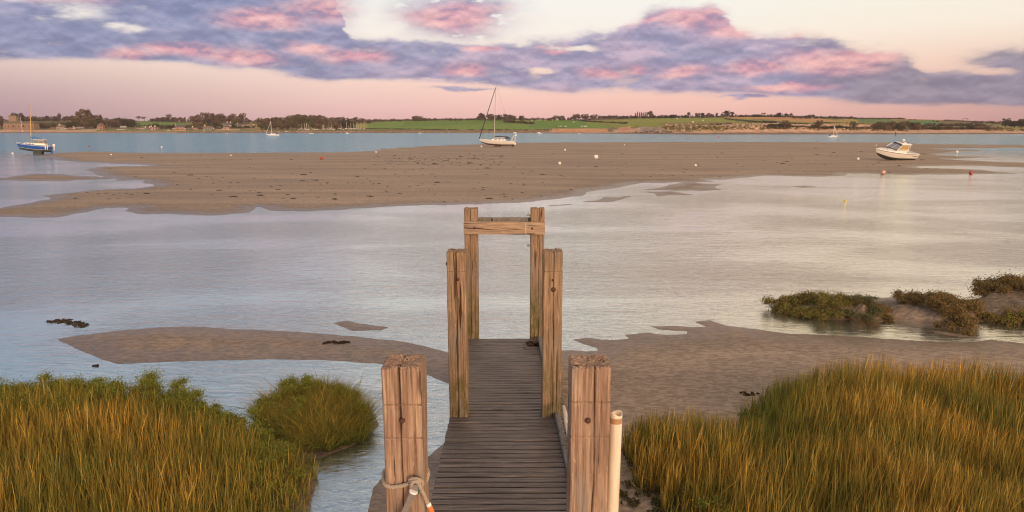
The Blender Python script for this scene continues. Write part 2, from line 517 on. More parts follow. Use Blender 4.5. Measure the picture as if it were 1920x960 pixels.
x_ = np.vstack([x_] + [e[0] for e in ext]); y_ = np.vstack([y_] + [e[1] for e in ext]); z_ = np.vstack([z_] + [e[2] for e in ext])
PXe = np.vstack([PX] + [PX[-1]] * 4); PYe = np.vstack([PY] + [PY[-1]] * 4)
TTe = np.vstack([TT] + [TT[-1]] * 4)
jx = PXe + 2.0 * fbm(PXe / 9, PYe / 2, 3); jy = PYe + 0.7 * fbm(PXe / 14 + 5, PYe / 2, 3)
C = np.zeros(PXe.shape + (3,)); C[:] = (.10, .105, .045)
def field(poly, col, soft=0.25):
    pp = np.array(poly, float); pp[:, 0] /= 6.0
    s = sdf(pp, jx / 6.0, jy)
    m = np.clip(0.5 + s / soft, 0, 1)[..., None]
    C[:] = C * (1 - m) + np.array(col) * m
field([(-3000, 235), (60, 226), (130, 224), (250, 226), (260, 243), (-3000, 243)], (.085, .085, .045))
field([(256, 226), (345, 227), (352, 236), (258, 237)], (.075, .14, .03))
field([(345, 229), (425, 230), (425, 236), (350, 236)], (.11, .12, .05))
field([(460, 229), (500, 229), (500, 246), (460, 246)], (.17, .15, .065))
field([(560, 236), (640, 236), (640, 243), (560, 243)], (.19, .15, .07))
field([(655, 232), (700, 231), (700, 243), (655, 243)], (.16, .19, .05))
field([(690, 231), (760, 226), (830, 224), (960, 222), (1090, 224), (1112, 229), (1152, 240), (1100, 244.5), (690, 243.5)], (.085, .17, .03))
field([(760, 227.5), (960, 224), (960, 231), (750, 238)], (.065, .145, .02))
field([(1000, 225.5), (1085, 225.5), (1100, 230), (1110, 240), (1040, 243), (990, 238)], (.06, .15, .018))
field([(1110, 227), (1180, 224), (1200, 221), (1390, 218), (1450, 234), (1300, 237), (1160, 241)], (.13, .175, .04))
field([(1085, 226), (1110, 227), (1165, 236), (1160, 240), (1140, 236)], (.11, .15, .04))
field([(1330, 217), (1440, 216), (1520, 221), (1600, 228), (1540, 230), (1440, 223.5), (1370, 222)], (.26, .17, .115))
field([(1440, 224), (1530, 229), (1600, 222), (1640, 240), (1560, 240), (1480, 231)], (.19, .175, .07))
field([(1360, 224), (1440, 226), (1440, 232), (1400, 231)], (.08, .115, .04))
field([(1440, 228), (1560, 232), (1560, 241), (1480, 241), (1440, 236)], (.05, .10, .03))
field([(1605, 222), (1675, 224), (1680, 232), (1610, 230)], (.06, .12, .05))
field([(1670, 221), (1760, 222), (1845, 227), (1820, 229), (1750, 225.5), (1670, 225)], (.19, .125, .09))
field([(1700, 226), (1760, 226), (1765, 236), (1705, 235)], (.04, .13, .05))
field([(1765, 226), (1850, 229), (1850, 240), (1765, 238)], (.08, .08, .045))
field([(1835, 238), (2200, 238), (2200, 243), (1835, 243)], (.14, .15, .05))
C[:] = C * np.array((1.65, 1.35, .85))
# beach and foreshore
beach = (TTe <= 1.02)
bc = np.array((.46, .30, .215)) * (1 + 0.25 * fbm(PXe / 20, PYe, 3))[..., None]
C = np.where(beach[..., None], bc, C)
def shore(x0, x1, t0, t1, col, thr=None):
    m = (PXe > x0) & (PXe < x1) & (TTe > t0) & (TTe < t1)
    if thr is not None: m &= fbm(PXe / 5, TTe * 6, 3) > thr
    C[m] = col
shore(-3000, 3000, -1, .28, (.20, .13, .10))
shore(330, 1010, .25, 1.0, (.16, .10, .07), -.1)
shore(330, 700, .55, 1.3, (.17, .13, .07), .05)
shore(180, 480, .62, 1.12, (.19, .18, .075), -.3)
shore(700, 1150, .4, 1.12, (.19, .13, .07), -.2)
shore(1035, 1140, .45, 1.15, (.55, .27, .14), -.35)
shore(1160, 1182, .3, 1.2, (.5, .26, .17))
shore(1190, 1262, .15, .5, (.10, .07, .05), -.1)
shore(1200, 1242, .5, 1.05, (.30, .24, .19))
shore(1242, 1700, .42, 1.32, (.56, .35, .235))
shore(1242, 1360, .45, 1.5, (.20, .155, .055), -.18)
shore(1360, 1470, .60, 1.5, (.20, .15, .06), .02)
shore(1470, 1700, .6, 1.25, (.15, .10, .06), .2)
shore(1700, 1920, .5, 1.05, (.50, .31, .22))
shore(1840, 1925, .7, 1.15, (.22, .18, .07), 0)
mland = tint_mat('far_land', .9)
lt = mland.node_tree; tt2 = NT(lt)
pr = [n for n in lt.nodes if n.type == 'BSDF_PRINCIPLED'][0]
g = tt2.n('ShaderNodeNewGeometry').outputs['Position']
nn = tt2.noise(tt2.mapv(g, (.25, .12, .25)), 1, 5, .65)
a = pr.inputs['Base Color'].links[0].from_socket
cc = tt2.mix(1.0, a, tt2.mix(tt2.rng(nn, .3, .7), (.72, .72, .72), (1.22, 1.2, 1.15)), 'MULTIPLY')
lt.links.new(cc, pr.inputs['Base Color'])
nr2, nc2 = x_.shape
f2 = grid_faces(nr2, nc2)
me = mesh_np('hills', np.stack([x_.ravel(), y_.ravel(), z_.ravel()], 1), f2[:, ::-1].ravel(), np.full(len(f2), 4), mland, cols=C.reshape(-1, 3), smooth=True)
tag(link('hills', me), kind='structure')

# ---------------------------------------------------------------- foliage helpers
def leaf_cloud(centers, radii, n_per, leaf, cols, squash=1.0, shell=0.5, up=0.0):
    """small leaf triangles/quads spread through ellipsoidal lobes"""
    V = []; Cc = []
    for (c, r, n) in zip(centers, radii, n_per):
        d = RNG.normal(size=(n, 3)); d /= np.linalg.norm(d, axis=1)[:, None]
        rad = (shell + (1 - shell) * RNG.random(n)) ** 0.6 if shell > 0 else np.minimum(np.abs(RNG.normal(size=n)) * .62, 1.7)
        r3 = np.array(r if np.ndim(r) else (r, r, r * squash))
        P = np.array(c) + d * rad[:, None] * r3
        a = RNG.normal(size=(n, 3)); a /= np.linalg.norm(a, axis=1)[:, None]
        a[:, 2] += up; a /= np.linalg.norm(a, axis=1)[:, None]
        b = np.cross(a, RNG.normal(size=(n, 3))); b /= np.linalg.norm(b, axis=1)[:, None] + 1e-9
        L = leaf * (0.6 + 0.9 * RNG.random(n))[:, None]
        q = np.stack([P - a * L * .5 - b * L * .28, P + a * L * .1 + b * L * -.4, P + a * L * .6, P + b * L * .38], 1)
        V.append(q.reshape(-1, 3))
        ci = RNG.integers(0, len(cols), n)
        cl = np.array(cols)[ci] * (0.75 + 0.5 * RNG.random(n))[:, None]
        Cc.append(np.repeat(cl, 4, 0))
    V = np.concatenate(V); Cc = np.concatenate(Cc)
    nq = len(V) // 4
    return V, np.arange(nq * 4), np.full(nq, 4), Cc

M_leaf = tint_mat('foliage', .75, transl=.2)
M_bark = flat('bark', (.10, .07, .05), .9)

def tree_mesh(kind, seed, cols):
    """unit tree of height 1; returns trunk mesh and crown mesh"""
    rnd = random.Random(seed)
    cs = []; rs = []; ns = []
    tb = MB()
    if kind == 'poplar':
        tb.tube([(0, 0, 0), (0, 0, .9)], [.03, .008], 6)
        for i in range(9):
            zz = .18 + .78 * i / 8
            r = .085 * math.sin(math.pi * (0.12 + .8 * i / 8)) + .02
            cs.append((rnd.uniform(-.015, .015), rnd.uniform(-.015, .015), zz)); rs.append((r, r, .09)); ns.append(60)
        leaf = .045
    elif kind == 'pine':
        tb.tube([(0, 0, 0), (.02, 0, .4), (-.01, 0, .85)], [.035, .028, .01], 6)
        for i in range(8):
            a = rnd.uniform(0, 6.28); R = rnd.uniform(.1, .36); zz = rnd.uniform(.62, .92)
            tb.tube([(0, 0, zz - .18), (R * math.cos(a), R * math.sin(a), zz)], [.014, .006], 4)
            cs.append((R * math.cos(a), R * math.sin(a), zz)); rs.append((.16, .16, .075)); ns.append(75)
        leaf = .05
    elif kind == 'bush':
        tb.tube([(0, 0, 0), (0, 0, .5)], [.05, .02], 6)
        for i in range(9):
            a = rnd.uniform(0, 6.28); R = rnd.uniform(0, .55)
            cs.append((R * math.cos(a), R * math.sin(a), rnd.uniform(.3, .68) * (1 - .35 * R))); r = rnd.uniform(.22, .34); rs.append((r, r, r * .95)); ns.append(110)
        leaf = .085
    elif kind == 'tall':
        tb.tube([(0, 0, 0), (.02, 0, .5), (0, 0, .85)], [.035, .025, .008], 6)
        for i in range(14):
            a = rnd.uniform(0, 6.28); zz = rnd.uniform(.28, .9); R = rnd.uniform(0, .2) * (1.1 - zz) * 1.6
            if i % 2: tb.tube([(0, 0, zz - .15), (R * math.cos(a), R * math.sin(a), zz)], [.012, .005], 4)
            cs.append((R * math.cos(a), R * math.sin(a), zz)); r = rnd.uniform(.09, .15); rs.append((r, r, r * 1.1)); ns.append(70)
        leaf = .05
    else:
        tb.tube([(0, 0, 0), (.02, 0, .3), (0, 0, .8)], [.045, .035, .01], 6)
        for i in range(15):
            a = rnd.uniform(0, 6.28); zz = rnd.uniform(.32, .86); w = math.sin(math.pi * min(1, (zz - .1) / .95))
            R = rnd.uniform(.05, .38) * w
            if i % 2: tb.tube([(0, 0, zz * .5), (R * math.cos(a), R * math.sin(a), zz)], [.018, .006], 4)
            cs.append((R * math.cos(a), R * math.sin(a), zz)); r = rnd.uniform(.11, .19); rs.append((r, r, r * .85)); ns.append(80)
        leaf = .06
    V, fl, lt_, Cc = leaf_cloud(cs, rs, ns, leaf, cols, shell=.35)
    V[:, 2] *= 1 / max(V[:, 2].max(), .01)
    return tb.mesh('trunk', M_bark), mesh_np('crown', V, fl, lt_, M_leaf, cols=Cc)

PAL = {
 'mauve': [(.15, .10, .085), (.12, .085, .07), (.18, .12, .10)],
 'brown': [(.17, .12, .08), (.14, .10, .07), (.20, .14, .085)],
 'olive': [(.12, .11, .06), (.10, .10, .05), (.15, .13, .07)],
 'dark': [(.065, .065, .045), (.055, .058, .04), (.085, .08, .05)],
}
TREES = {}
def tree_proto(kind, pal):
    key = (kind, pal)
    if key not in TREES:
        TREES[key] = [tree_mesh(kind, zlib.crc32(kind.encode()) % 97 + i * 13 + len(pal), PAL[pal]) for i in range(2)]
    return TREES[key]
import zlib
def put_tree(px, ybase, hpx, kind, pal, label, group=None, wide=1.0, name=None):
    v = tree_proto(kind, pal)
    tm, cm = v[random.randrange(len(v))]
    loc = lp(px, ybase)
    h = hpx / F * loc.y * 1.02
    nm = name or {'poplar': 'poplar_tree', 'pine': 'pine_tree', 'bush': 'bush'}.get(kind, 'tree')
    e = empty(nm, loc - Vector((0, 0, .25)), (0, 0, random.uniform(0, 6.28)), label, 'bush' if kind == 'bush' else 'tree', group)
    h *= 1.12; wide *= 1.12
    e.scale = (h * wide, h * wide, h)
    link('trunk', tm, e); link('crown', cm, e)
    return e
def tree_proto_seed():
    pass
def tree_row(x0, x1, y0, y1, h0, h1, step, kinds, pals, label, group, wide=1.0, jit=.4):
    n = max(1, int(round((x1 - x0) / step)))
    for i in range(n):
        f = (i + .5) / n
        x = x0 + (x1 - x0) * f + random.uniform(-jit, jit) * step
        hh = h0 + (h1 - h0) * f
        put_tree(x, y0 + (y1 - y0) * f + random.uniform(-.4, .4), hh * random.uniform(.8, 1.2), random.choice(kinds), random.choice(pals), label, group, wide * random.uniform(.9, 1.2))

R_, B_, P_, T_ = 'round', 'bush', 'pine', 'tall'
# skyline left
tree_row(-60, 8, 240, 241, 22, 24, 9, [R_], ['dark', 'mauve'], 'dark leafy tree at the far left beside the old stone tower', 'trees left of the stone tower')
tree_row(28, 44, 231, 231, 17, 15, 6, [R_], ['dark'], 'tall dark tree standing just right of the stone tower', 'trees right of the stone tower', 1.1)
tree_row(46, 112, 229, 229, 10, 10, 6, [R_], ['mauve', 'dark'], 'tree in the skyline row behind the leaning yellow mast', 'skyline trees behind the old stone building')
put_tree(112.5, 229, 15, T_, 'mauve', 'tall pointed tree rising above the row left of the ridge house', wide=1.2)
tree_row(118, 142, 228, 228, 8, 9, 6, [R_], ['mauve'], 'low skyline tree just left of the white ridge house', 'skyline trees by the white ridge house')
tree_row(161, 191, 237.5, 236.5, 25, 21, 6.5, [R_, T_], ['mauve', 'brown'], 'tall bare brown tree in the high clump above the village', 'high clump of trees above the village', .95)
tree_row(143, 190, 240, 240, 15, 16, 7, [R_, B_], ['brown', 'olive'], 'bushy brown tree at the foot of the high clump', 'bushes below the high clump')
put_tree(188, 241, 17, R_, 'dark', 'dark evergreen behind the steep gabled chalet')
tree_row(206, 244, 228.5, 229, 5.5, 6, 5, [R_], ['mauve'], 'small skyline tree between the high clump and the two lone trees', 'small skyline trees on the left ridge', 1.3)
tree_row(196, 254, 239.6, 239, 12, 16, 6.5, [R_, B_], ['dark', 'mauve'], 'dark tree in the thicket around the grey bungalow', 'thicket around the grey bungalow')
put_tree(260.5, 227.6, 8.8, P_, 'mauve', 'left one of the two lone skyline trees above the green field', 'lone skyline trees', 1.25)
put_tree(271, 227.6, 7.8, P_, 'mauve', 'right one of the two lone skyline trees above the green field', 'lone skyline trees', 1.35)
tree_row(284, 330, 228.5, 229, 7.5, 8, 5, [R_], ['mauve', 'dark'], 'rounded tree in the row along the top of the left green field', 'row above the left green field', 1.2)
put_tree(318, 229.5, 13.5, P_, 'mauve', 'tall thin umbrella shaped tree above the left green field', wide=.95)
tree_row(330, 362, 230, 231, 9, 10, 5.5, [R_, T_], ['mauve', 'brown'], 'brown tree on the skyline above the large brick house', 'skyline trees above the brick house')
tree_row(362, 458, 234, 235, 18, 17, 8, [R_], ['brown', 'mauve'], 'large rounded brown tree in the wood behind the village', 'wood behind the village', 1.0)
tree_row(366, 452, 238, 235.5, 11, 9, 9, [R_, B_], ['brown', 'dark', 'olive'], 'dark bushy tree just behind the village houses', 'trees close behind the village houses')
tree_row(398, 414, 229, 229, 13, 13, 6, [P_], ['mauve'], 'flat topped tree rising from the village wood', 'flat topped trees in the village wood', .9)
tree_row(458, 492, 231, 231, 7, 6, 6, [R_], ['mauve'], 'small tree above the meadow left of the large wood', 'small trees left of the large wood', 1.2)
tree_row(276, 330, 240.8, 241, 7.5, 7, 8, [B_], ['dark', 'olive'], 'dark garden shrub between the pink cottage and the brick house', 'garden shrubs in the village')
tree_row(346, 480, 241, 240, 6, 5, 9, [B_], ['dark', 'olive'], 'low garden shrub among the right hand village houses', 'garden shrubs among the right village houses')
tree_row(66, 104, 241.5, 241, 10, 10, 7, [B_], ['olive', 'dark'], 'rounded bush between the stone building and the white cottage', 'bushes beside the old stone building')
tree_row(120, 140, 240, 240, 9, 9, 7, [B_], ['dark'], 'dark bush above the pink cottage by the beach', 'bushes above the pink cottage')
# the large wood behind the boatyard
tops = [(488, 224), (505, 221), (530, 220), (548, 217), (560, 216), (575, 217), (600, 218), (612, 223), (625, 219), (640, 221), (655, 222), (668, 220), (685, 224), (702, 227)]
for (r0, yb_, ft, lab, grp) in ((0, 232, 1.0, 'brown treetop on the skyline of the large wood behind the boatyard', 'skyline trees of the large wood'),
                        (1, 238, .72, 'brown tree in the middle of the large wood behind the boatyard', 'middle trees of the large wood'),
                        (2, 243, .52, 'low brown tree at the foot of the large wood by the boatyard', 'front trees of the large wood')):
    x = 492
    while x < (702 if r0 == 0 else 650):
        tp = np.interp(x, [a for a, b in tops], [b for a, b in tops])
        if r0 == 2 and 560 < x < 590 or r0 == 2 and x > 592: x += 7; 
        hh = (243 - tp) * ft if r0 else (yb_ - tp)
        if x > 655: hh = (232 - tp)
        put_tree(x + random.uniform(-2, 2), yb_ + random.uniform(-.5, .5), hh * random.uniform(.85, 1.08), random.choice([R_, R_, B_]) if r0 else R_, random.choice(['brown', 'mauve', 'brown', 'olive']) if r0 else random.choice(['mauve', 'brown']), lab, grp, random.uniform(.9, 1.1) * (1.15 if r0 else 1.25))
        x += 8 if r0 else 7
tree_row(640, 662, 243, 243, 15, 13, 6, [R_], ['dark'], 'dark evergreen tree behind the tallest boatyard mast', 'evergreens behind the tallest boatyard mast')
# ridge centre
tree_row(690, 900, 228.2, 225.2, 4.5, 4.5, 6, [R_, B_], ['mauve', 'brown'], 'low tree in the thin skyline row above the bright green field', 'thin skyline row above the bright field', 1.25)
tree_row(772, 796, 226, 226, 7.5, 6.5, 9, [R_], ['mauve'], 'taller tree in the group of three above the bright green field', 'group of three ridge trees', 1.25)
tree_row(898, 985, 226, 227, 11, 9, 7, [R_], ['mauve', 'dark'], 'dark rounded tree in the ridge wood behind the white yacht mast', 'ridge wood behind the white yacht', 1.2)
tree_row(945, 1003, 229.5, 233, 7, 4.5, 6, [B_], ['dark', 'mauve'], 'dark scrub on the slope right of the white yacht', 'scrub on the slope right of the yacht', 1.2)
tree_row(985, 1040, 225.5, 225.5, 4, 4.5, 5.5, [R_, B_], ['mauve'], 'small hedge tree above the field of sheep', 'hedge above the field of sheep', 1.3)
tree_row(1038, 1056, 225.5, 225.5, 8.5, 8, 6, [R_], ['mauve'], 'rounded tree in the clump over the field of sheep', 'clump over the field of sheep', 1.2)
tree_row(1056, 1078, 225.5, 226, 5, 7, 6, [R_], ['mauve'], 'low tree right of the clump over the field of sheep', 'low trees right of the clump', 1.2)
tree_row(1076, 1120, 225.5, 224.5, 9, 11, 7, [R_], ['mauve', 'brown'], 'broad brown tree on the ridge above the field boundary', 'broad brown ridge trees', 1.25)
tree_row(1090, 1175, 227.5, 232, 3, 3, 6, [B_], ['dark', 'olive'], 'low hedge bush along the sloping field boundary', 'sloping field boundary hedge', 1.4)
tree_row(1122, 1192, 223.5, 221.5, 6, 5.5, 6, [R_, B_], ['dark', 'mauve'], 'small dark tree in the hedge left of the poplars', 'hedge left of the poplars', 1.25)
for i, x in enumerate((1191.5, 1195, 1199, 1202.5, 1206, 1209.5, 1213)):
    put_tree(x, 221.6, (9, 11, 10, 10.5, 9.5, 10.5, 10.5)[i], 'poplar', 'mauve', 'slim upright poplar in the short ridge row', 'short row of poplars', 1.15)
put_tree(1220, 221.4, 12.2, R_, 'mauve', 'big round tree standing right of the poplars', wide=1.0)
tree_row(1188, 1290, 222, 221, 4.5, 5.5, 5.5, [B_, R_], ['dark', 'mauve'], 'dense hedge tree right of the poplars', 'ridge hedge right of the poplars', 1.35)
put_tree(1291, 221, 9.5, T_, 'mauve', 'pointed tree at the end of the ridge hedge', wide=1.3)
tree_row(1304, 1355, 221, 220.5, 8, 7, 6, [R_, T_], ['dark', 'mauve'], 'dark tree in the ridge group above the olive field', 'ridge group above the olive field', 1.2)
tree_row(1355, 1378, 220, 220, 10, 9, 6, [R_, P_], ['dark'], 'tall dark tree left of the white hilltop house', 'tall trees left of the hilltop house', 1.0)
tree_row(1378, 1480, 219.2, 219.5, 4, 4.5, 5.5, [B_, R_], ['dark', 'mauve'], 'low skyline tree near the white hilltop house', 'skyline trees near the hilltop house', 1.3)
tree_row(1455, 1483, 219.8, 220.5, 7.5, 6.5, 6.5, [R_], ['dark', 'mauve'], 'rounded dark tree right of the hilltop house', 'rounded trees right of the hilltop house', 1.1)
tree_row(1484, 1600, 222, 222.5, 4.5, 4, 5.5, [R_, B_], ['dark', 'mauve'], 'small tree in the farm row on the right skyline', 'farm row on the right skyline', 1.25)
tree_row(1510, 1528, 221.5, 222, 7, 6.5, 8, [T_, R_], ['mauve'], 'taller tree beside the right skyline farm', 'taller trees beside the skyline farm', 1.1)
tree_row(1600, 1700, 223.5, 223.5, 3, 2.6, 6, [B_, R_], ['dark', 'mauve'], 'tiny hedge tree on the brown right hand ridge', 'tiny hedge trees on the right ridge', 1.35)
tree_row(1342, 1370, 233.8, 233.5, 2.8, 3, 6, [B_], ['dark'], 'dark gorse bush on the olive slope behind the dunes', 'gorse on the olive slope', 1.5)
tree_row(1290, 1342, 235.2, 234.4, 2.2, 2.6, 6, [B_], ['dark', 'olive'], 'small gorse bush left along the olive slope', 'small gorse on the olive slope', 1.6)
tree_row(1358, 1450, 223.5, 232.5, 2.4, 3, 6.5, [B_], ['dark', 'olive'], 'bush of the hedge running down the right hand slope', 'hedge down the right slope', 1.5)
tree_row(1408, 1470, 229.5, 231.5, 3.4, 3.6, 6, [B_], ['dark'], 'dark hedge bush beneath the ploughed field', 'hedge beneath the ploughed field', 1.5)
tree_row(1440, 1480, 238.5, 239, 7, 8, 7, [B_], ['olive', 'dark'], 'olive bush behind the pink dunes', 'olive bushes behind the pink dunes', 1.1)
put_tree(1470, 239.6, 13, R_, 'brown', 'broad brown tree behind the dunes below the farm', wide=1.1)
tree_row(1482, 1525, 240, 240, 5, 5, 7, [B_], ['dark', 'olive'], 'low dark hedge bush right of the broad brown tree', 'low hedge behind the dunes')
put_tree(1534, 240.6, 14, R_, 'brown', 'round brown tree left of the distant right hand yacht', wide=1.15)
tree_row(1545, 1590, 240.8, 241, 5, 5, 8, [B_], ['dark'], 'dark bush behind the distant right hand yacht', 'dark bushes behind the right yacht')
put_tree(1600, 240.5, 12.5, R_, 'olive', 'lone bushy tree right of the distant right hand yacht', wide=1.05)
tree_row(1632, 1725, 243, 243.5, 12, 13, 7.5, [R_, B_], ['brown', 'olive', 'brown'], 'grey brown tree in the shore wood above the motor boat', 'shore wood above the motor boat', 1.1)
tree_row(1640, 1725, 237, 238, 8, 8.5, 9, [R_], ['brown', 'olive'], 'tree at the back of the shore wood above the motor boat', 'back of the shore wood', 1.1)
tree_row(1725, 1850, 243, 242.5, 7, 6, 8, [B_], ['dark', 'olive', 'brown'], 'low scrub bush behind the right hand beach', 'scrub behind the right beach', 1.3)
tree_row(1740, 1850, 236.5, 237, 5.5, 6, 8, [B_, R_], ['mauve', 'olive'], 'mauve bush on the slope above the right hand beach', 'bushes on the right slope', 1.2)
tree_row(1820, 1880, 231.5, 233.5, 4, 4.5, 7, [R_], ['mauve'], 'small tree along the low right hand skyline', 'low right skyline trees', 1.2)
tree_row(1884, 1903, 239.5, 239.5, 15, 14, 5.5, [R_], ['dark'], 'tall dark tree at the left of the far right clump', 'left part of the far right clump', 1.0)
tree_row(1905, 1990, 240, 240, 14, 15, 6.5, [R_, T_], ['dark', 'mauve'], 'dark tree at the very right edge of the far shore', 'trees at the far right edge', 1.1)
tree_row(1700, 1716, 225.2, 225.2, 1.6, 1.4, 8, [B_], ['dark'], 'tiny lone bush on the bare brown ridge', 'lone bushes on the brown ridge', 1.5)
tree_row(1746, 1762, 228.4, 229, 3, 3, 5, [R_], ['dark'], 'dark tree at the corner of the small green field', 'trees at the green field corner', 1.0)

def hedgerow(lines, label):
    V_ = []
    cs = []; rs = []; ns = []
    for (x0, y0, x1, y1, hp, dens_) in lines:
        n_ = int(abs(x1 - x0) / 1.7) + 2
        for i in range(n_):
            if random.random() > dens_: continue
            f = i / n_; px = x0 + (x1 - x0) * f; q = lp(px, y0 + (y1 - y0) * f + random.uniform(-.15, .15))
            h = hp * q.y / F * random.uniform(.6, 1.3)
            cs.append((q.x, q.y + random.uniform(-2, 2), q.z + h * .4)); rs.append((1.6, 1.3, h * .6)); ns.append(34)
    v, f, tt_, c = leaf_cloud(cs, rs, ns, .65, PAL['dark'] + PAL['mauve'] + PAL['olive'][:1], shell=.1)
    tag(link('hedgerow', mesh_np('hedgerow', v, f, tt_, M_leaf, cols=c)), label, 'hedge', kind='stuff')
hedgerow([(690, 227.6, 800, 225.2, 3, .95), (800, 225.2, 960, 224.2, 2.6, .95), (960, 224.5, 1080, 225.6, 3.2, .95), (1080, 225.6, 1200, 221.6, 3.6, 1), (1200, 221.6, 1300, 221, 4.2, 1), (1300, 221, 1400, 219, 3.6, .95), (1400, 219, 1500, 220, 2.8, .9), (1500, 220.2, 1600, 222, 3, .9), (1600, 222, 1700, 223.4, 1.8, .8), (1770, 226.4, 1850, 230, 2.4, .8), (1850, 230.2, 1960, 232.4, 4, .95)], 'continuous low hedge along the skyline right of the large wood')
hedgerow([(-20, 228.5, 60, 226.6, 4, .95), (60, 226.6, 150, 225.6, 4, .95), (200, 226.4, 256, 227.4, 3.2, .9), (280, 227.8, 345, 228.6, 3.4, .95), (345, 229, 490, 230, 4, .95)], 'continuous low hedge along the skyline behind the village')
hedgerow([(1085, 226.2, 1175, 232.6, 1.6, .9), (1360, 223, 1450, 232, 1.8, .9), (1405, 229, 1520, 233, 1.6, .8), (1290, 235, 1360, 233.4, 1.6, .9), (1440, 239, 1560, 240, 3, .8), (1560, 240, 1700, 242, 2.6, .8), (1700, 242.6, 1880, 241.8, 3, .8), (1530, 230, 1620, 232, 1.2, .6), (1690, 236.5, 1860, 237, 3, .7), (700, 241.8, 860, 243.6, 1.3, .5), (1040, 238.9, 1065, 238.9, .8, .8), (880, 243.5, 1030, 244.2, 1, .4)], 'field hedges crossing the far green slopes on the right')
hedgerow([(60, 233, 150, 232, 3, .7), (60, 240, 106, 239, 4, .7), (140, 236.5, 180, 236, 2.4, .6), (256, 236.5, 350, 237.6, 2, .7), (300, 241, 326, 241, 3.4, .9), (350, 236, 440, 236.5, 2.4, .7), (345, 241.2, 416, 241.4, 3.4, .8), (432, 240, 480, 240, 2, .6), (430, 232, 490, 232.5, 2, .7), (205, 232, 256, 233, 3, .7), (660, 241.8, 700, 242, 2, .8)], 'garden hedges between the village houses')

# ---------------------------------------------------------------- village
M_glass = flat('dark_glass', (.05, .055, .07), .15)
def pmat(name, c): return flat(name, c, .8, .12, .6)
WALLS = {'white': pmat('white_render', (.72, .66, .6)), 'pink': pmat('pink_render', (.62, .38, .33)), 'cream': pmat('cream_render', (.62, .5, .36)),
         'brick': pmat('brick_wall', (.42, .22, .13)), 'grey': pmat('grey_stone_wall', (.30, .27, .25)), 'stone': None}
ROOFS = {'slate': pmat('slate_roof', (.09, .09, .11)), 'brown': pmat('brown_roof', (.17, .11, .09)), 'red': pmat('red_roof', (.28, .13, .10)), 'pale': pmat('pale_roof', (.33, .32, .30))}
mst, t, p, out = new_mat('old_stone')
g = t.n('ShaderNodeTexCoord').outputs['Object']
nz = t.noise(g, .55, 6, .75)
c = t.ramp(nz, [(.3, (.16, .10, .08)), (.5, (.30, .20, .16)), (.62, (.22, .17, .11)), (.75, (.38, .27, .21))])
t.L.new(c, p.inputs['Base Color']); p.inputs['Roughness'].default_value = .95
WALLS['stone'] = mst

def house(px0, px1, yb_, ye, yr, wall, roof, label, chim=(), nwin=3, storeys=1, depth=7.0, hip=False, win=True, name='house', cat='house', gable_front=False):
    c0 = lp((px0 + px1) / 2, yb_)
    D = c0.y; s = D / F
    w = (px1 - px0) * s; he = (yb_ - ye) * s; hr = (yb_ - yr) * s
    e = empty(name, c0 - Vector((0, 0, .3)), (0, 0, random.uniform(-.12, .12) + math.atan2(-c0.x, c0.y) * .6), label, cat)
    he += .3; hr += .3
    MB().box((-w / 2, 0, 0), (w / 2, depth, he)).build('wall', WALLS[wall], e)
    o = .25
    if gable_front:
        rb = MB().prism([(-w / 2 - o, he - .05), (w / 2 + o, he - .05), (0, hr)], -o, depth + o, 1)
    else:
        rb = MB()
        x = w * .22 if hip else 0
        rb.add([(-w / 2 - o, -o, he + .003), (w / 2 + o, -o, he + .003), (w / 2 + o, depth + o, he + .003), (-w / 2 - o, depth + o, he + .003), (-w / 2 - o + x, depth / 2, hr), (w / 2 + o - x, depth / 2, hr)],
               [(0, 3, 2, 1), (0, 1, 5, 4), (2, 3, 4, 5), (1, 2, 5), (3, 0, 4)])
    ro = rb.build('roof', ROOFS[roof], e)
    for cx in chim:
        X_ = -w / 2 + w * cx
        MB().box((X_ - .45, depth / 2 - .4, hr - 1.2), (X_ + .45, depth / 2 + .4, hr + 1.1)).build('chimney', WALLS['cream' if wall != 'brick' else 'brick'], ro)
    if win:
        for st in range(storeys):
            z0 = he * (st + .32) / storeys
            for i in range(nwin):
                cx = -w / 2 + w * (i + .5) / nwin
                MB().box((cx - .5, -.06, z0), (cx + .5, .05, z0 + min(1.3, he / storeys * .45))).build('window', M_glass, e)
        MB().box((-w / 2 + w / nwin * .95, -.07, .3), (-w / 2 + w / nwin * .95 + .85, .04, min(2.2, he * .8))).build('door', ROOFS['brown'], e)
    return e

# old stone building with tower
c0 = lp(36, 243.3); s = c0.y / F
e = empty('stone_building', c0 - Vector((0, 0, .3)), (0, 0, .15), 'large ruined looking stone building with a square tower at far left', 'building')
w0, w1 = (10 - 36) * s, (61 - 36) * s
b = MB(); b.box((w0, 0, 0), (w1, 9, 12 * s))
for k in range(9):
    xx = w0 + (w1 - w0) * (k + .5) / 9
    b.box((xx - .35, -.5, 0), (xx + .35, 0.02, 9.5 * s))
b.build('wall', mst, e)
b = MB(); b.box((w0, 9.02, 0), (w0 + 13 * s, 14, 26 * s)); b.box((w0 - .2, 8.8, 25.3 * s), (w0 + 13 * s + .2, 14.2, 26.2 * s))
for k in range(3): b.box((w0 + k * 2, 8.85, 26.2 * s), (w0 + k * 2 + .9, 9.4, 27 * s))
b.build('tower', mst, e)
b = MB(); b.add([(w0, -.2, 12 * s), (w1, -.2, 12 * s), (w1, 9.2, 12 * s), (w0, 9.2, 12 * s), (w0, 4.5, 12 * s + 1.6), (w1, 4.5, 12 * s + 1.6)], [(0, 3, 2, 1), (0, 1, 5, 4), (2, 3, 4, 5), (1, 2, 5), (3, 0, 4)])
b.build('roof', pmat('mossy_roof', (.14, .12, .07)), e)
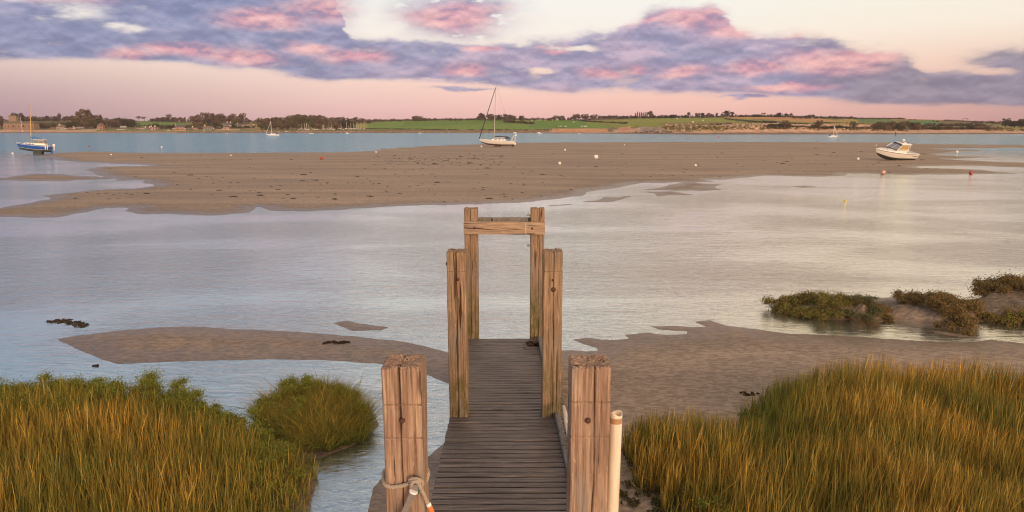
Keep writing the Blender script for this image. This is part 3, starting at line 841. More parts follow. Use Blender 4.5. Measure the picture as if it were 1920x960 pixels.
for k in range(5):
    xx = w0 + (w1 - w0) * (k + 1) / 6
    MB().box((xx - .5, -.08, 2.2), (xx + .5, .03, 4.0)).build('window', M_glass, e)

house(107, 119.5, 242.6, 239.4, 235, 'white', 'brown', 'white cottage right of the old stone building', (.3,), 4, depth=6)
house(95, 106, 242, 239.8, 239, 'brick', 'brown', 'low brown outbuilding left of the white cottage', (), 2, depth=4)
house(120.5, 125, 243.4, 241.2, 240.6, 'white', 'pale', 'tiny white beach hut right of the white cottage', (), 1, depth=3, name='beach_hut', cat='hut')
house(128, 137, 243, 241.2, 239.3, 'pink', 'red', 'pink low cottage beside the beach wall', (.9,), 3, depth=5)
house(137.3, 140.6, 243.2, 238.6, 238, 'pink', 'pale', 'narrow pink tower shaped annexe of the low cottage row', (), 1, storeys=2, depth=4)
house(141, 154.5, 242, 239.8, 238.8, 'grey', 'pale', 'long pale boathouse behind the beach', (), 5, depth=5)
house(183, 192, 242.6, 236.5, 231, 'brick', 'brown', 'steep gabled chalet with balcony below the dark evergreen', (), 2, 2, 7, gable_front=True)
house(180, 186, 243.7, 242, 241.6, 'cream', 'pale', 'low cream garage in front of the steep gabled chalet', (), 1, depth=4)
house(226, 235.5, 241, 239, 236.3, 'grey', 'pale', 'grey bungalow surrounded by dark trees', (), 3, depth=6)
house(141, 152.5, 224.8, 222.8, 220.5, 'white', 'slate', 'white house on the ridge left of the high clump', (.2,), 3, depth=6)
house(194.5, 202, 226.4, 224.2, 220.8, 'grey', 'slate', 'grey gabled house on the ridge right of the high clump', (), 2, depth=6, gable_front=True)
house(255, 264, 242.4, 240.6, 239.4, 'pink', 'brown', 'low pink house at the foot of the left green field', (), 3, depth=5)
house(264.5, 271.5, 242.6, 240.8, 239.8, 'cream', 'pale', 'cream shed attached right of the low pink house', (), 2, depth=4)
house(283.5, 290.6, 244.4, 239.3, 238.2, 'pink', 'brown', 'bright pink two storey house with white chimneys', (.02, .9), 2, 2, 6)
house(290.8, 296, 243.8, 240, 238.4, 'grey', 'brown', 'grey wing house joined to the bright pink house', (), 1, 1, 6)
house(271.8, 280, 243.6, 240.8, 239.4, 'grey', 'slate', 'small grey house with two tall white chimneys', (.05, .85), 2, 1, 5)
house(306.5, 312, 237.8, 236.9, 236.6, 'white', 'pale', 'white shed roof in the bushes above the parked boat', (), 1, depth=4)
house(329, 344.5, 244, 238.2, 234.6, 'brick', 'slate', 'large orange brick house with dark hipped roof and dormer', (.05,), 4, 2, 8, hip=True)
house(324, 328.8, 243.4, 241, 239.9, 'cream', 'pale', 'small cream outhouse left of the orange brick house', (), 1, depth=4)
house(344.8, 348, 244, 241.2, 240.2, 'white', 'pale', 'small white annexe right of the orange brick house', (), 1, depth=4)
house(357, 367.5, 243, 240.2, 238.9, 'pink', 'slate', 'pink and white gabled house among shrubs', (.3,), 3, 1, 5)
house(352, 356.8, 243.2, 240.8, 239.5, 'grey', 'brown', 'little grey house left of the pink and white gabled house', (), 1, depth=5)
house(382, 396, 242.6, 239.6, 236.4, 'grey', 'brown', 'long grey house with purple brown roof', (.2,), 4, 1, 6)
house(396.2, 401, 241.6, 239.4, 236.8, 'cream', 'slate', 'pale gabled house right of the long grey house', (), 1, 1, 6, gable_front=True)
house(419, 428.6, 244.3, 239, 236.4, 'pink', 'slate', 'salmon pink house right on the shore terrace', (), 3, 2, 6)
house(416, 418.8, 244, 242, 240.2, 'white', 'red', 'small red roofed lean-to beside the salmon pink house', (), 1, 1, 4)
house(419.5, 432.5, 237.6, 234.4, 230.2, 'pink', 'slate', 'long house with dark green roof above the salmon pink house', (.5, .95), 4, 1, 7)
house(442, 452, 237, 234.8, 232.4, 'grey', 'slate', 'grey mauve farmhouse above the right village meadow', (.3,), 3, 1, 6)
house(453, 462, 236.4, 234.4, 232.6, 'pink', 'slate', 'pinkish barn right of the grey mauve farmhouse', (), 2, 1, 6, name='barn', cat='barn')
house(448, 455.5, 238.6, 237.6, 237.2, 'white', 'pale', 'low white glasshouse below the grey mauve farmhouse', (), 3, 1, 4, name='glasshouse', cat='glasshouse')
house(471, 479, 239.4, 236.8, 234.6, 'cream', 'brown', 'cream cottage at the right end of the village', (.5,), 2, 1, 6)
house(1428.8, 1435.5, 216.6, 214, 211.6, 'white', 'brown', 'white hilltop house on the right ridge', (), 2, 2, 6)
house(1519.5, 1523.5, 222.6, 220.9, 220, 'cream', 'pale', 'small cream farmhouse on the right skyline', (), 1, 1, 5)
house(1566, 1576, 221.4, 220.4, 218.8, 'white', 'pale', 'long white farm shed on the right skyline', (), 3, 1, 6)
house(1583, 1589, 224.8, 224, 223.4, 'cream', 'pale', 'cream shed below the right skyline farm', (), 1, 1, 4)
house(1721, 1726, 243.6, 242.6, 240.6, 'grey', 'pale', 'small pointed grey hut behind the right hand beach', (), 1, 1, 3, gable_front=True, name='hut', cat='hut')
# sea walls and garden walls
def wall(px0, px1, y0, y1, hpx, mat, label, name='stone_wall'):
    a = lp(px0, y0); b_ = lp(px1, y1)
    d = b_ - a; L = d.length
    e = MB(); n = max(2, int(L / 3)); rr = []
    for i in range(n + 1):
        f = i / n; base = lp(px0 + (px1 - px0) * f, y0 + (y1 - y0) * f)
        h = hpx * base.y / F * (1 + random.uniform(-.08, .08))
        rr.append([base + Vector((0, 0, -.5)), base + Vector((0, 0, h)), base + Vector((0, .5, h)), base + Vector((0, .5, -.5))])
    e.grid(rr)
    o = e.build(name, mat); tag(o, label, 'wall')
    return o
wall(404, 450, 244.8, 244.6, 1.5, WALLS['pink'], 'long low pink stone wall below the salmon pink house')
wall(152, 180, 243.4, 243.6, 1.1, WALLS['grey'], 'dark sea wall at the top of the left beach')
wall(325, 348, 245.5, 245.5, 1.4, WALLS['brick'], 'brown sea wall below the orange brick house')
wall(147, 172, 235.5, 234.5, .7, WALLS['white'], 'thin pale wall across the slope below the high clump')
wall(219, 240, 243.2, 243.2, .6, WALLS['white'], 'thin pale wall below the grey bungalow')

# sheep on the far fields
ms = flat('sheep_wool', (.75, .7, .62), .9)
b = MB(); b.ball((0, 0, .75), (.62, .34, .36), 10, 7); b.ball((.7, 0, .95), (.22, .13, .16), 8, 6)
for sx in (-.38, .38):
    for sy in (-.16, .16): b.tube([(sx, sy, .55), (sx, sy, 0)], .06, 6)
sheep_me = b.mesh('sheep', ms, True)
for (px, py) in ((996.5, 226.6), (1008.5, 226.4), (1013.5, 226.3), (1021.5, 226.2), (1024.5, 226.2), (1035.5, 226.1), (1043, 226), (1046, 226)):
    o = link('sheep', sheep_me); o.location = lp(px, py); o.rotation_euler[2] = random.uniform(0, 6.28); o.scale = (1.25,) * 3
    tag(o, 'tiny white sheep grazing along the top edge of the far green field', 'sheep', 'sheep along the field top')
for (px, py) in ((1047.5, 238.9), (1052, 238.8), (1059.5, 238.8), (1062, 238.8), (1090.5, 238.8), (1096, 238.8), (1099.5, 238.7)):
    o = link('sheep', sheep_me); o.location = lp(px, py); o.rotation_euler[2] = random.uniform(0, 6.28); o.scale = (1.25,) * 3
    tag(o, 'tiny white sheep grazing low on the far green field', 'sheep', 'sheep low on the field')
for (px, py, lb) in ((1075.5, 230.4, 'single white sheep alone in the middle of the bright green field'), (1299, 230.5, 'lone white sheep low on the olive field'), (1269.5, 223.6, 'lone white sheep high on the left of the olive field'), (1318, 227.4, 'lone white sheep in the middle of the olive field')):
    o = link('sheep', sheep_me); o.location = lp(px, py); o.scale = (1.25,) * 3; tag(o, lb, 'sheep')

# ---------------------------------------------------------------- boats
def hull_mesh(L, B, sheer, keel, nst=18, nsec=7, rake=.25, transom=.75, name='hull', mat=None, z0=0., z1=1., chine=.6, rub=0.0):
    """shell between fraction z0 and z1 of the topside height; bow at +x"""
    rows_ = []
    for i in range(nst + 1):
        f = i / nst
        x = -L / 2 + L * f
        hb = B / 2 * (transom + (1 - transom) * math.sin(math.pi * min(1, f / .55) * .5)) if f < .55 else B / 2 * (1 - ((f - .55) / .45) ** 2.1)
        hb = max(hb, .012) + rub
        zt = sheer(f); zk = keel(f)
        row = []
        for sgn in (-1, 1):
            sec = []
            for j in range(nsec + 1):
                g_ = z0 + (z1 - z0) * j / nsec
                yy = hb * (g_ ** chine)
                xx = x + (rake * (g_) * max(0, (f - .55) / .45) if f > .55 else 0)
                sec.append((xx, sgn * yy, zk + (zt - zk) * g_))
            row.append(sec)
        rows_.append(row)
    b = MB()
    b.grid([list(reversed(r[0])) + (r[1][1:] if z0 == 0 else r[1]) for r in rows_]) if z0 == 0 else None
    if z0 > 0:
        b.grid([r[0] for r in rows_]); b.grid([r[1] for r in rows_])
    # transom
    r = rows_[0]; ring = list(reversed(r[0])) + r[1]
    b.add(ring, [tuple(range(len(ring)))])
    me = b.mesh(name, mat, True)
    return me, rows_

M_white = flat('white_gelcoat', (.82, .80, .78), .3, .06)
M_cream = flat('cream_gelcoat', (.84, .80, .75), .35, .06)
M_mast = flat('alloy_mast', (.62, .58, .54), .35, .05)
M_dark = flat('dark_canvas', (.05, .055, .075), .8)
M_blue = flat('blue_paint', (.02, .09, .36), .3, .1)
M_bluecan = flat('blue_canvas', (.03, .16, .42), .8)
M_foul = flat('dark_antifouling', (.045, .05, .04), .8, .3)
M_foulb = flat('brown_antifouling', (.12, .075, .055), .8, .3)
M_yel = flat('yellow_varnish', (.62, .38, .10), .4)
M_red = flat('red_plastic', (.42, .05, .045), .45)
M_pink = flat('sunbleached_red', (.62, .27, .22), .6)
M_buoyw = flat('white_buoy_plastic', (.78, .72, .66), .5, .08, 2)
M_buoyy = flat('yellow_buoy_plastic', (.7, .5, .03), .5)
M_wire = flat('steel_wire', (.2, .19, .19), .4, metal=.6)
M_beige = flat('beige_canvas', (.36, .29, .26), .85)
M_amber = flat('amber_pane', (.42, .26, .09), .35)  # warm evening light on the side panes put into their colour
M_glassb = flat('blue_tinted_glass', (.13, .15, .19), .08, spec=.9)
M_orange = flat('orange_tape', (.70, .17, .035), .6)

def deck_me(rows_, mat, zoff=0.0, name='deck'):
    b = MB()
    b.grid([[ (r[0][-1][0], r[0][-1][1] * .985, r[0][-1][2] + zoff), ((r[0][-1][0] + r[1][-1][0]) / 2, 0, r[0][-1][2] + zoff + .05), (r[1][-1][0], r[1][-1][1] * .985, r[1][-1][2] + zoff)] for r in rows_])
    return b.mesh(name, mat)

# --- white yacht aground on the sandbar
loc = Vector(at(933, 275.6, .28))
s = loc.y / F
L = 8.4
yt = empty('sailing_yacht', loc, (math.radians(-1.0), math.radians(-2.2), math.radians(180 + 6)), 'white sailing yacht with furled dark foresail sitting on the sandbar', 'sailing yacht')
sheer = lambda f: 1.55 + .28 * f ** 2
keel = lambda f: .35 + .28 * abs(f - .45) ** 1.5 * 2 + (max(0, f - .8) * 2.2)
me, rw = hull_mesh(L, 2.9, sheer, keel, rake=.5, transom=.72, mat=M_white, z0=.30, name='hull', chine=.45)
hl = link('hull', me, yt)
me, _ = hull_mesh(L, 2.9, sheer, keel, rake=.5, transom=.72, mat=M_foulb, z1=.30, z0=0, name='antifouling', chine=.45)
link('antifouling', me, hl)
link('deck', deck_me(rw, M_white), yt)
MB().prism([(-.9, .36), (.9, .36), (.7, -.1), (-.6, -.1)], -.12, .12, 1).build('keel', M_foulb, yt)
MB().prism([(-L / 2 + .1, .8), (-L / 2 + .6, .8), (-L / 2 + .65, -.1), (-L / 2 + .15, -.1)], -.05, .05, 1).build('rudder', M_foulb, yt)
cb = MB().prism([(-1.9, 1.6), (1.8, 1.65), (1.3, 1.98), (-1.8, 2.08)], -.85, .85, 1).build('cabin', M_white, yt, bevel=.04)
for sx in (-1.2, -.3, .6):
    for sy in (-1, 1):
        MB().box((sx - .3, sy * .86 - .01, 1.74), (sx + .3, sy * .86 + .01, 1.9)).build('window', M_glass, cb)
mx_ = .95
mst_ = MB().tube([(mx_, 0, 1.7), (mx_, 0, 9), (mx_, 0, 15.2)], [.10, .085, .06], 8).build('mast', M_mast, yt, True)
MB().tube([(mx_, -.55, 10.5), (mx_, .55, 10.5)], .03, 6).build('spreader', M_mast, mst_)
MB().tube([(mx_, -.6, 6), (mx_, .6, 6)], .03, 6).build('spreader', M_mast, mst_)
MB().tube([(L / 2 + .45, 0, 1.85), (mx_ + .06, 0, 14.4)], [.11, .075], 8).build('furled_foresail', M_dark, yt, True)
MB().tube([(mx_, 0, 2.35), (-2.6, 0, 2.5)], .06, 8).build('boom', M_mast, yt, True)
MB().tube([(mx_ - .1, 0, 2.5), (-.6, 0, 2.62), (-2.5, 0, 2.6)], [.13, .16, .09], 8).build('sail_cover', M_dark, yt, True)
MB().tube([(-L / 2 + .1, 0, 1.7), (mx_, 0, 15.1)], .014, 5).build('backstay', M_wire, yt)
for sy in (-1, 1):
    MB().tube([(mx_ - .1, sy * 1.3, 1.7), (mx_, sy * .6, 6), (mx_, sy * .5, 10.5), (mx_, 0, 14.8)], .014, 5).build('shroud', M_wire, yt)
hood = MB()
rr = []
for i in range(7):
    a = math.pi * i / 6
    rr.append([(-1.8, math.cos(a) * .85, 1.95 + .15 + math.sin(a) * .55), (-2.9, math.cos(a) * .95, 1.8 + .15 + math.sin(a) * .62)])
hood.grid(rr); hood.build('sprayhood', M_dark, yt)
gb = MB()
for sy in (-1, 1):
    gb.tube([(-3.4, sy * .9, 1.6), (-3.9, sy * .85, 2.9), (-4.35, sy * .85, 3.2)], .035, 6)
    gb.tube([(-4.3, sy * .95, 1.6), (-4.35, sy * .85, 3.2)], .035, 6)
gb.tube([(-4.35, -.85, 3.2), (-4.35, .85, 3.2)], .035, 6)
gb.box((-4.6, -.3, 2.9), (-4.3, .3, 3.3))
gb.build('stern_gantry', M_white, yt)
rl = MB()
for sy in (-1, 1):
    pts = [(-4.2 + i * 1.3, sy * (1.02 if i < 4 else 1.3 * (1 - ((i - 3) / 4.2) ** 2)), 2.2) for i in range(7)]
    rl.tube(pts, .012, 4)
    for p_ in pts: rl.tube([p_, (p_[0], p_[1], 1.6)], .012, 4)
rl.build('guard_rail', M_wire, yt)
MB().box((-L / 2 - .25, -.6, .75), (-L / 2 + .1, .6, 1.2)).build('swim_step', M_white, yt)

# --- blue yacht on the left
loc = Vector(at(67, 288.8, .02))
by = empty('sailing_boat', loc, (math.radians(2), math.radians(-4.0), math.radians(180 + 14)), 'small blue hulled sailing boat with yellow mast leaning on the wet sand', 'sailing boat')
L = 5.5
sheer = lambda f: 1.75 + .30 * f ** 2
keel = lambda f: .40 + .5 * max(0, f - .45) ** 1.6 * 2 + .12 * (1 - f)
me, rw = hull_mesh(L, 2.2, sheer, keel, rake=.55, transom=.8, mat=M_blue, z0=.36, z1=.86, name='hull', chine=.42)
hl = link('hull', me, by)
me, _ = hull_mesh(L, 2.2, sheer, keel, rake=.55, transom=.8, mat=M_foul, z0=0, z1=.33, name='antifouling', chine=.42)
link('antifouling', me, hl)
me, _ = hull_mesh(L, 2.2, sheer, keel, rake=.55, transom=.8, mat=M_white, z0=.33, z1=.36, nsec=1, name='waterline_stripe', chine=.42)
link('waterline_stripe', me, hl)
me, _ = hull_mesh(L, 2.2, sheer, keel, rake=.55, transom=.8, mat=M_white, z0=.86, z1=.91, nsec=1, name='white_stripe', chine=.42, rub=.015)
link('white_stripe', me, hl)
me, rw2 = hull_mesh(L, 2.2, sheer, keel, rake=.55, transom=.8, mat=M_blue, z0=.91, z1=1, nsec=1, name='gunwale', chine=.42)
link('gunwale', me, hl)
link('deck', deck_me(rw2, M_cream), by)
cb = MB().prism([(-1.9, 1.75), (2.2, 1.85), (1.5, 2.12), (-1.9, 2.15)], -.7, .7, 1).build('cabin', M_cream, by, bevel=.03)
for sy in (-1, 1):
    for x0, x1 in ((-.1, .35), (.5, .95), (1.1, 1.5)):
        MB().box((x0, sy * .71 - .01, 1.88), (x1, sy * .71 + .01, 2.0)).build('window', M_glass, cb)
wh = MB().prism([(-1.8, 2.13), (.25, 2.13), (-.05, 2.75), (-1.65, 2.78)], -.68, .68, 1).build('wheelhouse', M_beige, by, bevel=.03)
for sy in (-1, 1):
    MB().prism([(-1.6, 2.2), (-.85, 2.2), (-.85, 2.68), (-1.55, 2.68)], sy * .69 - .005, sy * .69 + .005, 1).build('window', M_glassb, wh)
    MB().prism([(-.75, 2.2), (.12, 2.2), (-.08, 2.68), (-.75, 2.68)], sy * .69 - .005, sy * .69 + .005, 1).build('window', M_glassb, wh)
MB().box((-1.85, -.74, 2.783), (.1, .74, 2.84)).build('wheelhouse_roof', M_white, by, bevel=.02)
mt = MB().tube([(.7, 0, 2.1), (.7, 0, 3.4), (.7, 0, 7.0), (.7, 0, 10.3)], [.075, .07, .065, .045], 8)
mt.build('mast', M_yel, by, True)
MB().tube([(.7, 0, 3.12), (-1.9, 0, 2.98)], .045, 6).build('boom', M_mast, by)
MB().tube([(.72, 0, 3.15), (.62, 0, 3.22), (-.6, 0, 3.12), (-1.2, 0, 3.06)], [.12, .16, .11, .05], 8).build('sail_cover', M_bluecan, by, True)
MB().tube([(L / 2 + .5, 0, 2.05), (.7, 0, 9.8)], .009, 4).build('forestay', M_wire, by)
for sy in (-1, 1):
    MB().tube([(.6, sy * 1.0, 1.9), (.7, sy * .35, 6), (.7, 0, 9.8)], .008, 4).build('shroud', M_wire, by)
pp_ = MB()
pp_.tube([(L / 2 - .5, -.45, 1.95), (L / 2 - .4, -.4, 2.5), (L / 2 + .45, 0, 2.6), (L / 2 - .4, .4, 2.5), (L / 2 - .5, .45, 1.95)], .018, 5)
pp_.tube([(L / 2 + .3, 0, 2.0), (L / 2 + .45, 0, 2.6)], .018, 5)
pp_.build('bow_rail', M_wire, by)
for (fx, sy) in ((-2.1, 1), (-2.45, 1), (-2.1, -1)):
    MB().tube([(fx, sy * 1.02, 1.75), (fx, sy * 1.06, 1.65), (fx, sy * 1.05, .95)], [.03, .10, .10], 8).build('fender', M_buoyw, by, True)
for sy in (-1, 1):
    MB().prism([(-1.3, .85), (.3, .8), (.2, -.05), (-1.2, -.05)], sy * .55 - .06, sy * .55 + .06, 1).build('bilge_keel', M_foul, by)
MB().prism([(-L / 2 - .18, 1.5), (-L / 2 + .05, 1.5), (-L / 2 + .12, .1), (-L / 2 - .25, .1)], -.035, .035, 1).build('rudder', M_blue, by)
ob = MB(); ob.box((-L / 2 - .5, -.6, 1.65), (-L / 2 - .15, -.3, 2.15)); ob.box((-L / 2 - .42, -.5, .9), (-L / 2 - .28, -.4, 1.65))
ob.build('outboard_motor', M_white, by)

# --- white motor boat at the right
loc = Vector(at(1675, 300.4, .2))
mb_ = empty('motor_boat', loc, (math.radians(0), 0, 0), 'white cabin motor boat lying heeled over on the sandbar at right', 'motor boat')
mb_.scale = (1.1, 1.1, 1.08)
mb_.rotation_euler = (Matrix.Rotation(math.radians(180 + 20), 4, 'Z') @ Matrix.Rotation(math.radians(-14), 4, 'X') @ Matrix.Rotation(math.radians(-1.5), 4, 'Y')).to_euler()
L = 6.7
sheer = lambda f: 1.22 + .42 * f ** 1.6
keel = lambda f: .0 + .02 + (max(0, f - .5) ** 2.2) * 3.4
me, rw = hull_mesh(L, 2.5, sheer, keel, rake=.75, transom=.9, mat=M_cream, z0=.42, z1=.96, name='hull', chine=.36)
hl = link('hull', me, mb_)
me, _ = hull_mesh(L, 2.5, sheer, keel, rake=.75, transom=.9, mat=M_foul, z0=0, z1=.42, name='antifouling', chine=.36)
link('antifouling', me, hl)
me, rw2 = hull_mesh(L, 2.5, sheer, keel, rake=.75, transom=.9, mat=M_wire, z0=.95, z1=1, nsec=1, name='rubbing_strake', chine=.36, rub=.035)
link('rubbing_strake', me, hl)
# foredeck crowned, side decks, cockpit
b = MB(); rr = []
for i, r in enumerate(rw2):
    f = i / (len(rw2) - 1)
    y0 = r[1][-1][1] - .02; x0 = r[1][-1][0]; z0 = r[1][-1][2]
    up = .34 * math.sin(math.pi * min(1, max(0, (1 - f) / .75)) * .5) if f > .42 else .10
    rr.append([(x0, -y0, z0), (x0, -y0 * .86, z0 + up * .75), (x0, -y0 * .5, z0 + up), (x0, 0, z0 + up * 1.12), (x0, y0 * .5, z0 + up), (x0, y0 * .86, z0 + up * .75), (x0, y0, z0)])
k0 = next(i for i, r in enumerate(rw2) if i / (len(rw2) - 1) > .36)
b.grid(rr[k0:])
b.grid([[q[0], q[1]] for q in rr[:k0 + 1]]); b.grid([[q[5], q[6]] for q in rr[:k0 + 1]])
b.grid([[q[1], (q[1][0], q[1][1] * .95, q[1][2] - .65)] for q in rr[:k0 + 1]]); b.grid([[q[5], (q[5][0], q[5][1] * .95, q[5][2] - .65)] for q in rr[:k0 + 1]])
b.grid([[(q[1][0], q[1][1] * .95, q[1][2] - .65), (q[5][0], q[5][1] * .95, q[5][2] - .65)] for q in rr[:k0 + 1]])
b.add([(rr[0][1][0] + .03, rr[0][1][1], rr[0][1][2]), (rr[0][5][0] + .03, rr[0][5][1], rr[0][5][2]), (rr[0][5][0] + .03, rr[0][5][1], .6), (rr[0][1][0] + .03, rr[0][1][1], .6)], [(0, 1, 2, 3)])
b.build('deck', M_white, mb_)
# cabin
def quad(b, pts): b.add(pts, [tuple(range(len(pts)))])
zd = 1.66
Ax0, Ax1, Tx0, Tx1 = -1.05, 1.05, -1.15, .05   # base aft/fwd, top aft/fwd
hw0, hw1, hgt = .98, .80, .86
cabn = MB()
for sy in (-1, 1):   # coaming band under the windows
    cabn.prism([(Ax0, zd - .15), (Ax1 + .2, zd - .1), (Ax1, zd + .20), (Ax0, zd + .20)], sy * hw0 - .03, sy * hw0 + .03, 1)
    cabn.tube([(Ax0, sy * hw0, zd + .1), (Tx0 + .1, sy * hw1, zd + hgt)], .05, 6)
    cabn.tube([(Ax1, sy * hw0, zd + .15), (Tx1, sy * hw1, zd + hgt)], .04, 6)
cabn.build('cabin', M_white, mb_)
wsn = MB(); 
for (ya, yb2) in ((-1, -.005), (.005, 1)):
    quad(wsn, [(Ax1, ya * hw0, zd + .14), (Ax1 + .12 * (1 - abs(ya) ) , yb2 * hw0, zd + .14), (Tx1 + .02, yb2 * hw1, zd + hgt), (Tx1, ya * hw1, zd + hgt)])
ws_ = wsn.build('windscreen', M_glassb, mb_)
MB().tube([(Ax1 + .1, 0, zd + .14), (Tx1 + .02, 0, zd + hgt)], .018, 6).build('windscreen_pillar', M_white, ws_)
for sy in (-1, 1):
    w_ = MB(); w_.prism([(Ax0 + .08, zd + .21), (Ax1 - .06, zd + .21), (Tx1 - .02, zd + hgt - .03), (Tx0 + .18, zd + hgt - .03)], -.01, .01, 1)
    o = w_.build('side_window', M_amber, mb_); o.location = (0, sy * (hw0 + hw1) / 2, 0); o.rotation_euler[0] = sy * math.atan((hw0 - hw1) / hgt)
    o.location.z = 0; o.location.y = sy * (hw0 + .33)
    # pivot correction so the pane follows the pillars
    o.location.y = sy * (hw0) + math.sin(sy * math.atan((hw0 - hw1) / hgt)) * (zd + .15)
b = MB(); rr = []
for i in range(6):
    f = i / 5; x = -1.55 + (Tx1 + .15 + 1.55) * f
    rr.append([(x, -hw1 - .08, zd + hgt + .0), (x, -hw1 * .6, zd + hgt + .10 + .05 * math.sin(f * 3.1)), (x, 0, zd + hgt + .13 + .06 * math.sin(f * 3.1)), (x, hw1 * .6, zd + hgt + .10 + .05 * math.sin(f * 3.1)), (x, hw1 + .08, zd + hgt + .0)])
b.grid(rr); b.grid([[(p_[0], p_[1], p_[2] - .06) for p_ in r] for r in rr])
b.tube(rr[0], .035, 6); b.tube(rr[-1], .035, 6); b.tube([r[0] for r in rr], .035, 6); b.tube([r[-1] for r in rr], .035, 6)
rf = b.build('hardtop', M_white, mb_, True)
MB().box((-.65, -.3, zd + hgt + .18), (-.25, .3, zd + hgt + .21)).build('roof_hatch', M_glass, rf)
MB().box((-1.4, .15, zd + hgt + .14), (-1.15, .5, zd + hgt + .2)).build('roof_vent', M_dark, rf)
MB().ball((-1.1, -.35, zd + hgt + .42), (.22, .22, .12), 14, 8).build('radar_dome', M_white, rf, True)
MB().tube([(-1.1, -.35, zd + hgt + .1), (-1.1, -.35, zd + hgt + .34)], .05, 6).build('radar_post', M_mast, rf)
rb = MB()
for sy in (-1, 1): rb.tube([(-1.5, sy * .78, zd + .1), (-1.45, sy * .75, zd + hgt)], .03, 6)
rb.build('roof_support', M_white, mb_)
fh = MB(); fh.box((1.75, -.27, 1.98), (2.2, .27, 2.04), Matrix.Rotation(math.radians(3), 4, 'Y')); fh.build('deck_hatch', M_dark, mb_)
fh = MB().box((2.75, -.12, 1.88), (2.95, .12, 1.96)); fh.build('anchor_winch', M_dark, mb_)
pr_ = MB()
for sy in (-1, 1):
    pts = []
    for i in range(k0, len(rw2)):
        q = rw2[i][1][-1]
        pts.append((q[0], sy * q[1] * .93, q[2] + .45))
    pr_.tube(pts, .016, 5)
    for q in pts[::2]: pr_.tube([q, (q[0], q[1], q[2] - .45)], .012, 4)
pr_.build('bow_rail', M_wire, mb_)
MB().ball((L / 2 + .8, 0, 2.15), .09, 8, 6).build('bow_light', M_buoyw, mb_, True)
lt_ = MB()   # unreadable registration marks near the stern
for side in (-1, 1):
    for k, wd in enumerate((.07, .05, .03, .08, .06, .03, .07, .05)):
        x0 = -L / 2 + .35 + k * .11
        lt_.box((x0, side * 1.163 - .012, .86), (x0 + wd, side * 1.163 + .012, .95))
lt_.build('registration_marks', M_dark, hl)

# --- small craft far out
def small_yacht(px, py, Lpx, mastpx, label, name='sailing_yacht', yaw=180, foresail=True, group=None, loc=None, mast=M_mast, cover=M_dark):
    loc = Vector(at(px, py, 0.0)) if loc is None else loc
    s = loc.y / F; L = Lpx * s
    e = empty(name, loc, (0, 0, math.radians(yaw)), label, 'sailing yacht', group)
    k = L / 8.9
    sheer = lambda f: (1.0 + .25 * f ** 2) * k
    keel = lambda f: (-.2 + max(0, f - .75) * 1.8) * k
    me, rw = hull_mesh(L, 2.8 * k, sheer, keel, rake=.5 * k, transom=.72, mat=M_white, z0=0, nst=12, nsec=4, name='hull', chine=.45)
    link('hull', me, e); link('deck', deck_me(rw, M_white), e)
    MB().prism([(-2 * k, 1.05 * k), (1.8 * k, 1.1 * k), (1.2 * k, 1.5 * k), (-1.9 * k, 1.55 * k)], -.8 * k, .8 * k, 1).build('cabin', M_white, e)
    mh = mastpx * s
    MB().tube([(.8 * k, 0, k), (.8 * k, 0, mh)], [.13, .10], 6).build('mast', mast, e)
    MB().tube([(.8 * k, 0, 2 * k), (-2.6 * k, 0, 2.1 * k)], .16 * k + .05, 6).build('sail_cover', cover, e)
    if foresail: MB().tube([(L / 2 + .4 * k, 0, 1.3 * k), (.85 * k, 0, mh * .94)], .09, 5).build('forestay', M_mast, e)
    MB().box((-3.4 * k, -.5 * k, 1.1 * k), (-2.6 * k, .5 * k, 1.75 * k)).build('sprayhood', cover, e)
    return e
small_yacht(511.5, 254.6, 23, 27, 'white yacht with bare mast moored off the large wood')
small_yacht(1561, 257.2, 17.5, 21, 'small white yacht moored off the pink dunes at right', yaw=8)
def small_boat(px, py, Lpx, label, name='small_boat', yaw=180, canopy=True, z=None):
    loc = Vector(at(px, py, 0.0)) if z is None else z
    L = Lpx * loc.y / F
    e = empty(name, loc, (0, 0, math.radians(yaw)), label, 'small boat')
    k = L / 6
    sheer = lambda f: (.75 + .25 * f ** 2) * k
    keel = lambda f: (-.15 + max(0, f - .7) * 1.5) * k
    me, rw = hull_mesh(L, 2.2 * k, sheer, keel, rake=.4 * k, transom=.85, mat=M_white, z0=0, nst=10, nsec=4, name='hull', chine=.45)
    link('hull', me, e); link('deck', deck_me(rw, M_white), e)
    if canopy:
        MB().prism([(-.9 * k, .8 * k), (1.5 * k, .85 * k), (.8 * k, 1.55 * k), (-.8 * k, 1.6 * k)], -.7 * k, .7 * k, 1).build('cabin', M_white, e)
    return e
small_boat(583, 250.8, 9, 'low white open boat floating below the left half of the boatyard', canopy=False)
small_boat(651, 250.6, 7.5, 'small white cabin boat floating below the tallest boatyard mast')
small_boat(787.5, 250.4, 6, 'tiny white cabin boat afloat below the bright green field')
small_boat(966, 249.8, 7, 'small white boat afloat just behind the white yacht stern')
small_boat(1011, 250.8, 10, 'white cabin boat moored right of the big white yacht', yaw=170)
small_boat(1086.5, 251, 4, 'tiny white boat off the orange sandy bank', canopy=True)
small_boat(425, 250.6, 3.2, 'tiny white dinghy afloat off the salmon pink house', canopy=False)
small_boat(312, 0, 6, 'white upturned boat on the grass left of the orange brick house', z=lp(316, 245), canopy=False)
small_boat(382, 0, 5, 'little white boat on the bank between the pink and grey houses', z=lp(382.5, 244.6), canopy=False)
small_boat(536, 0, 5, 'small white boat on the beach left of the boatyard', z=lp(536.5, 247))
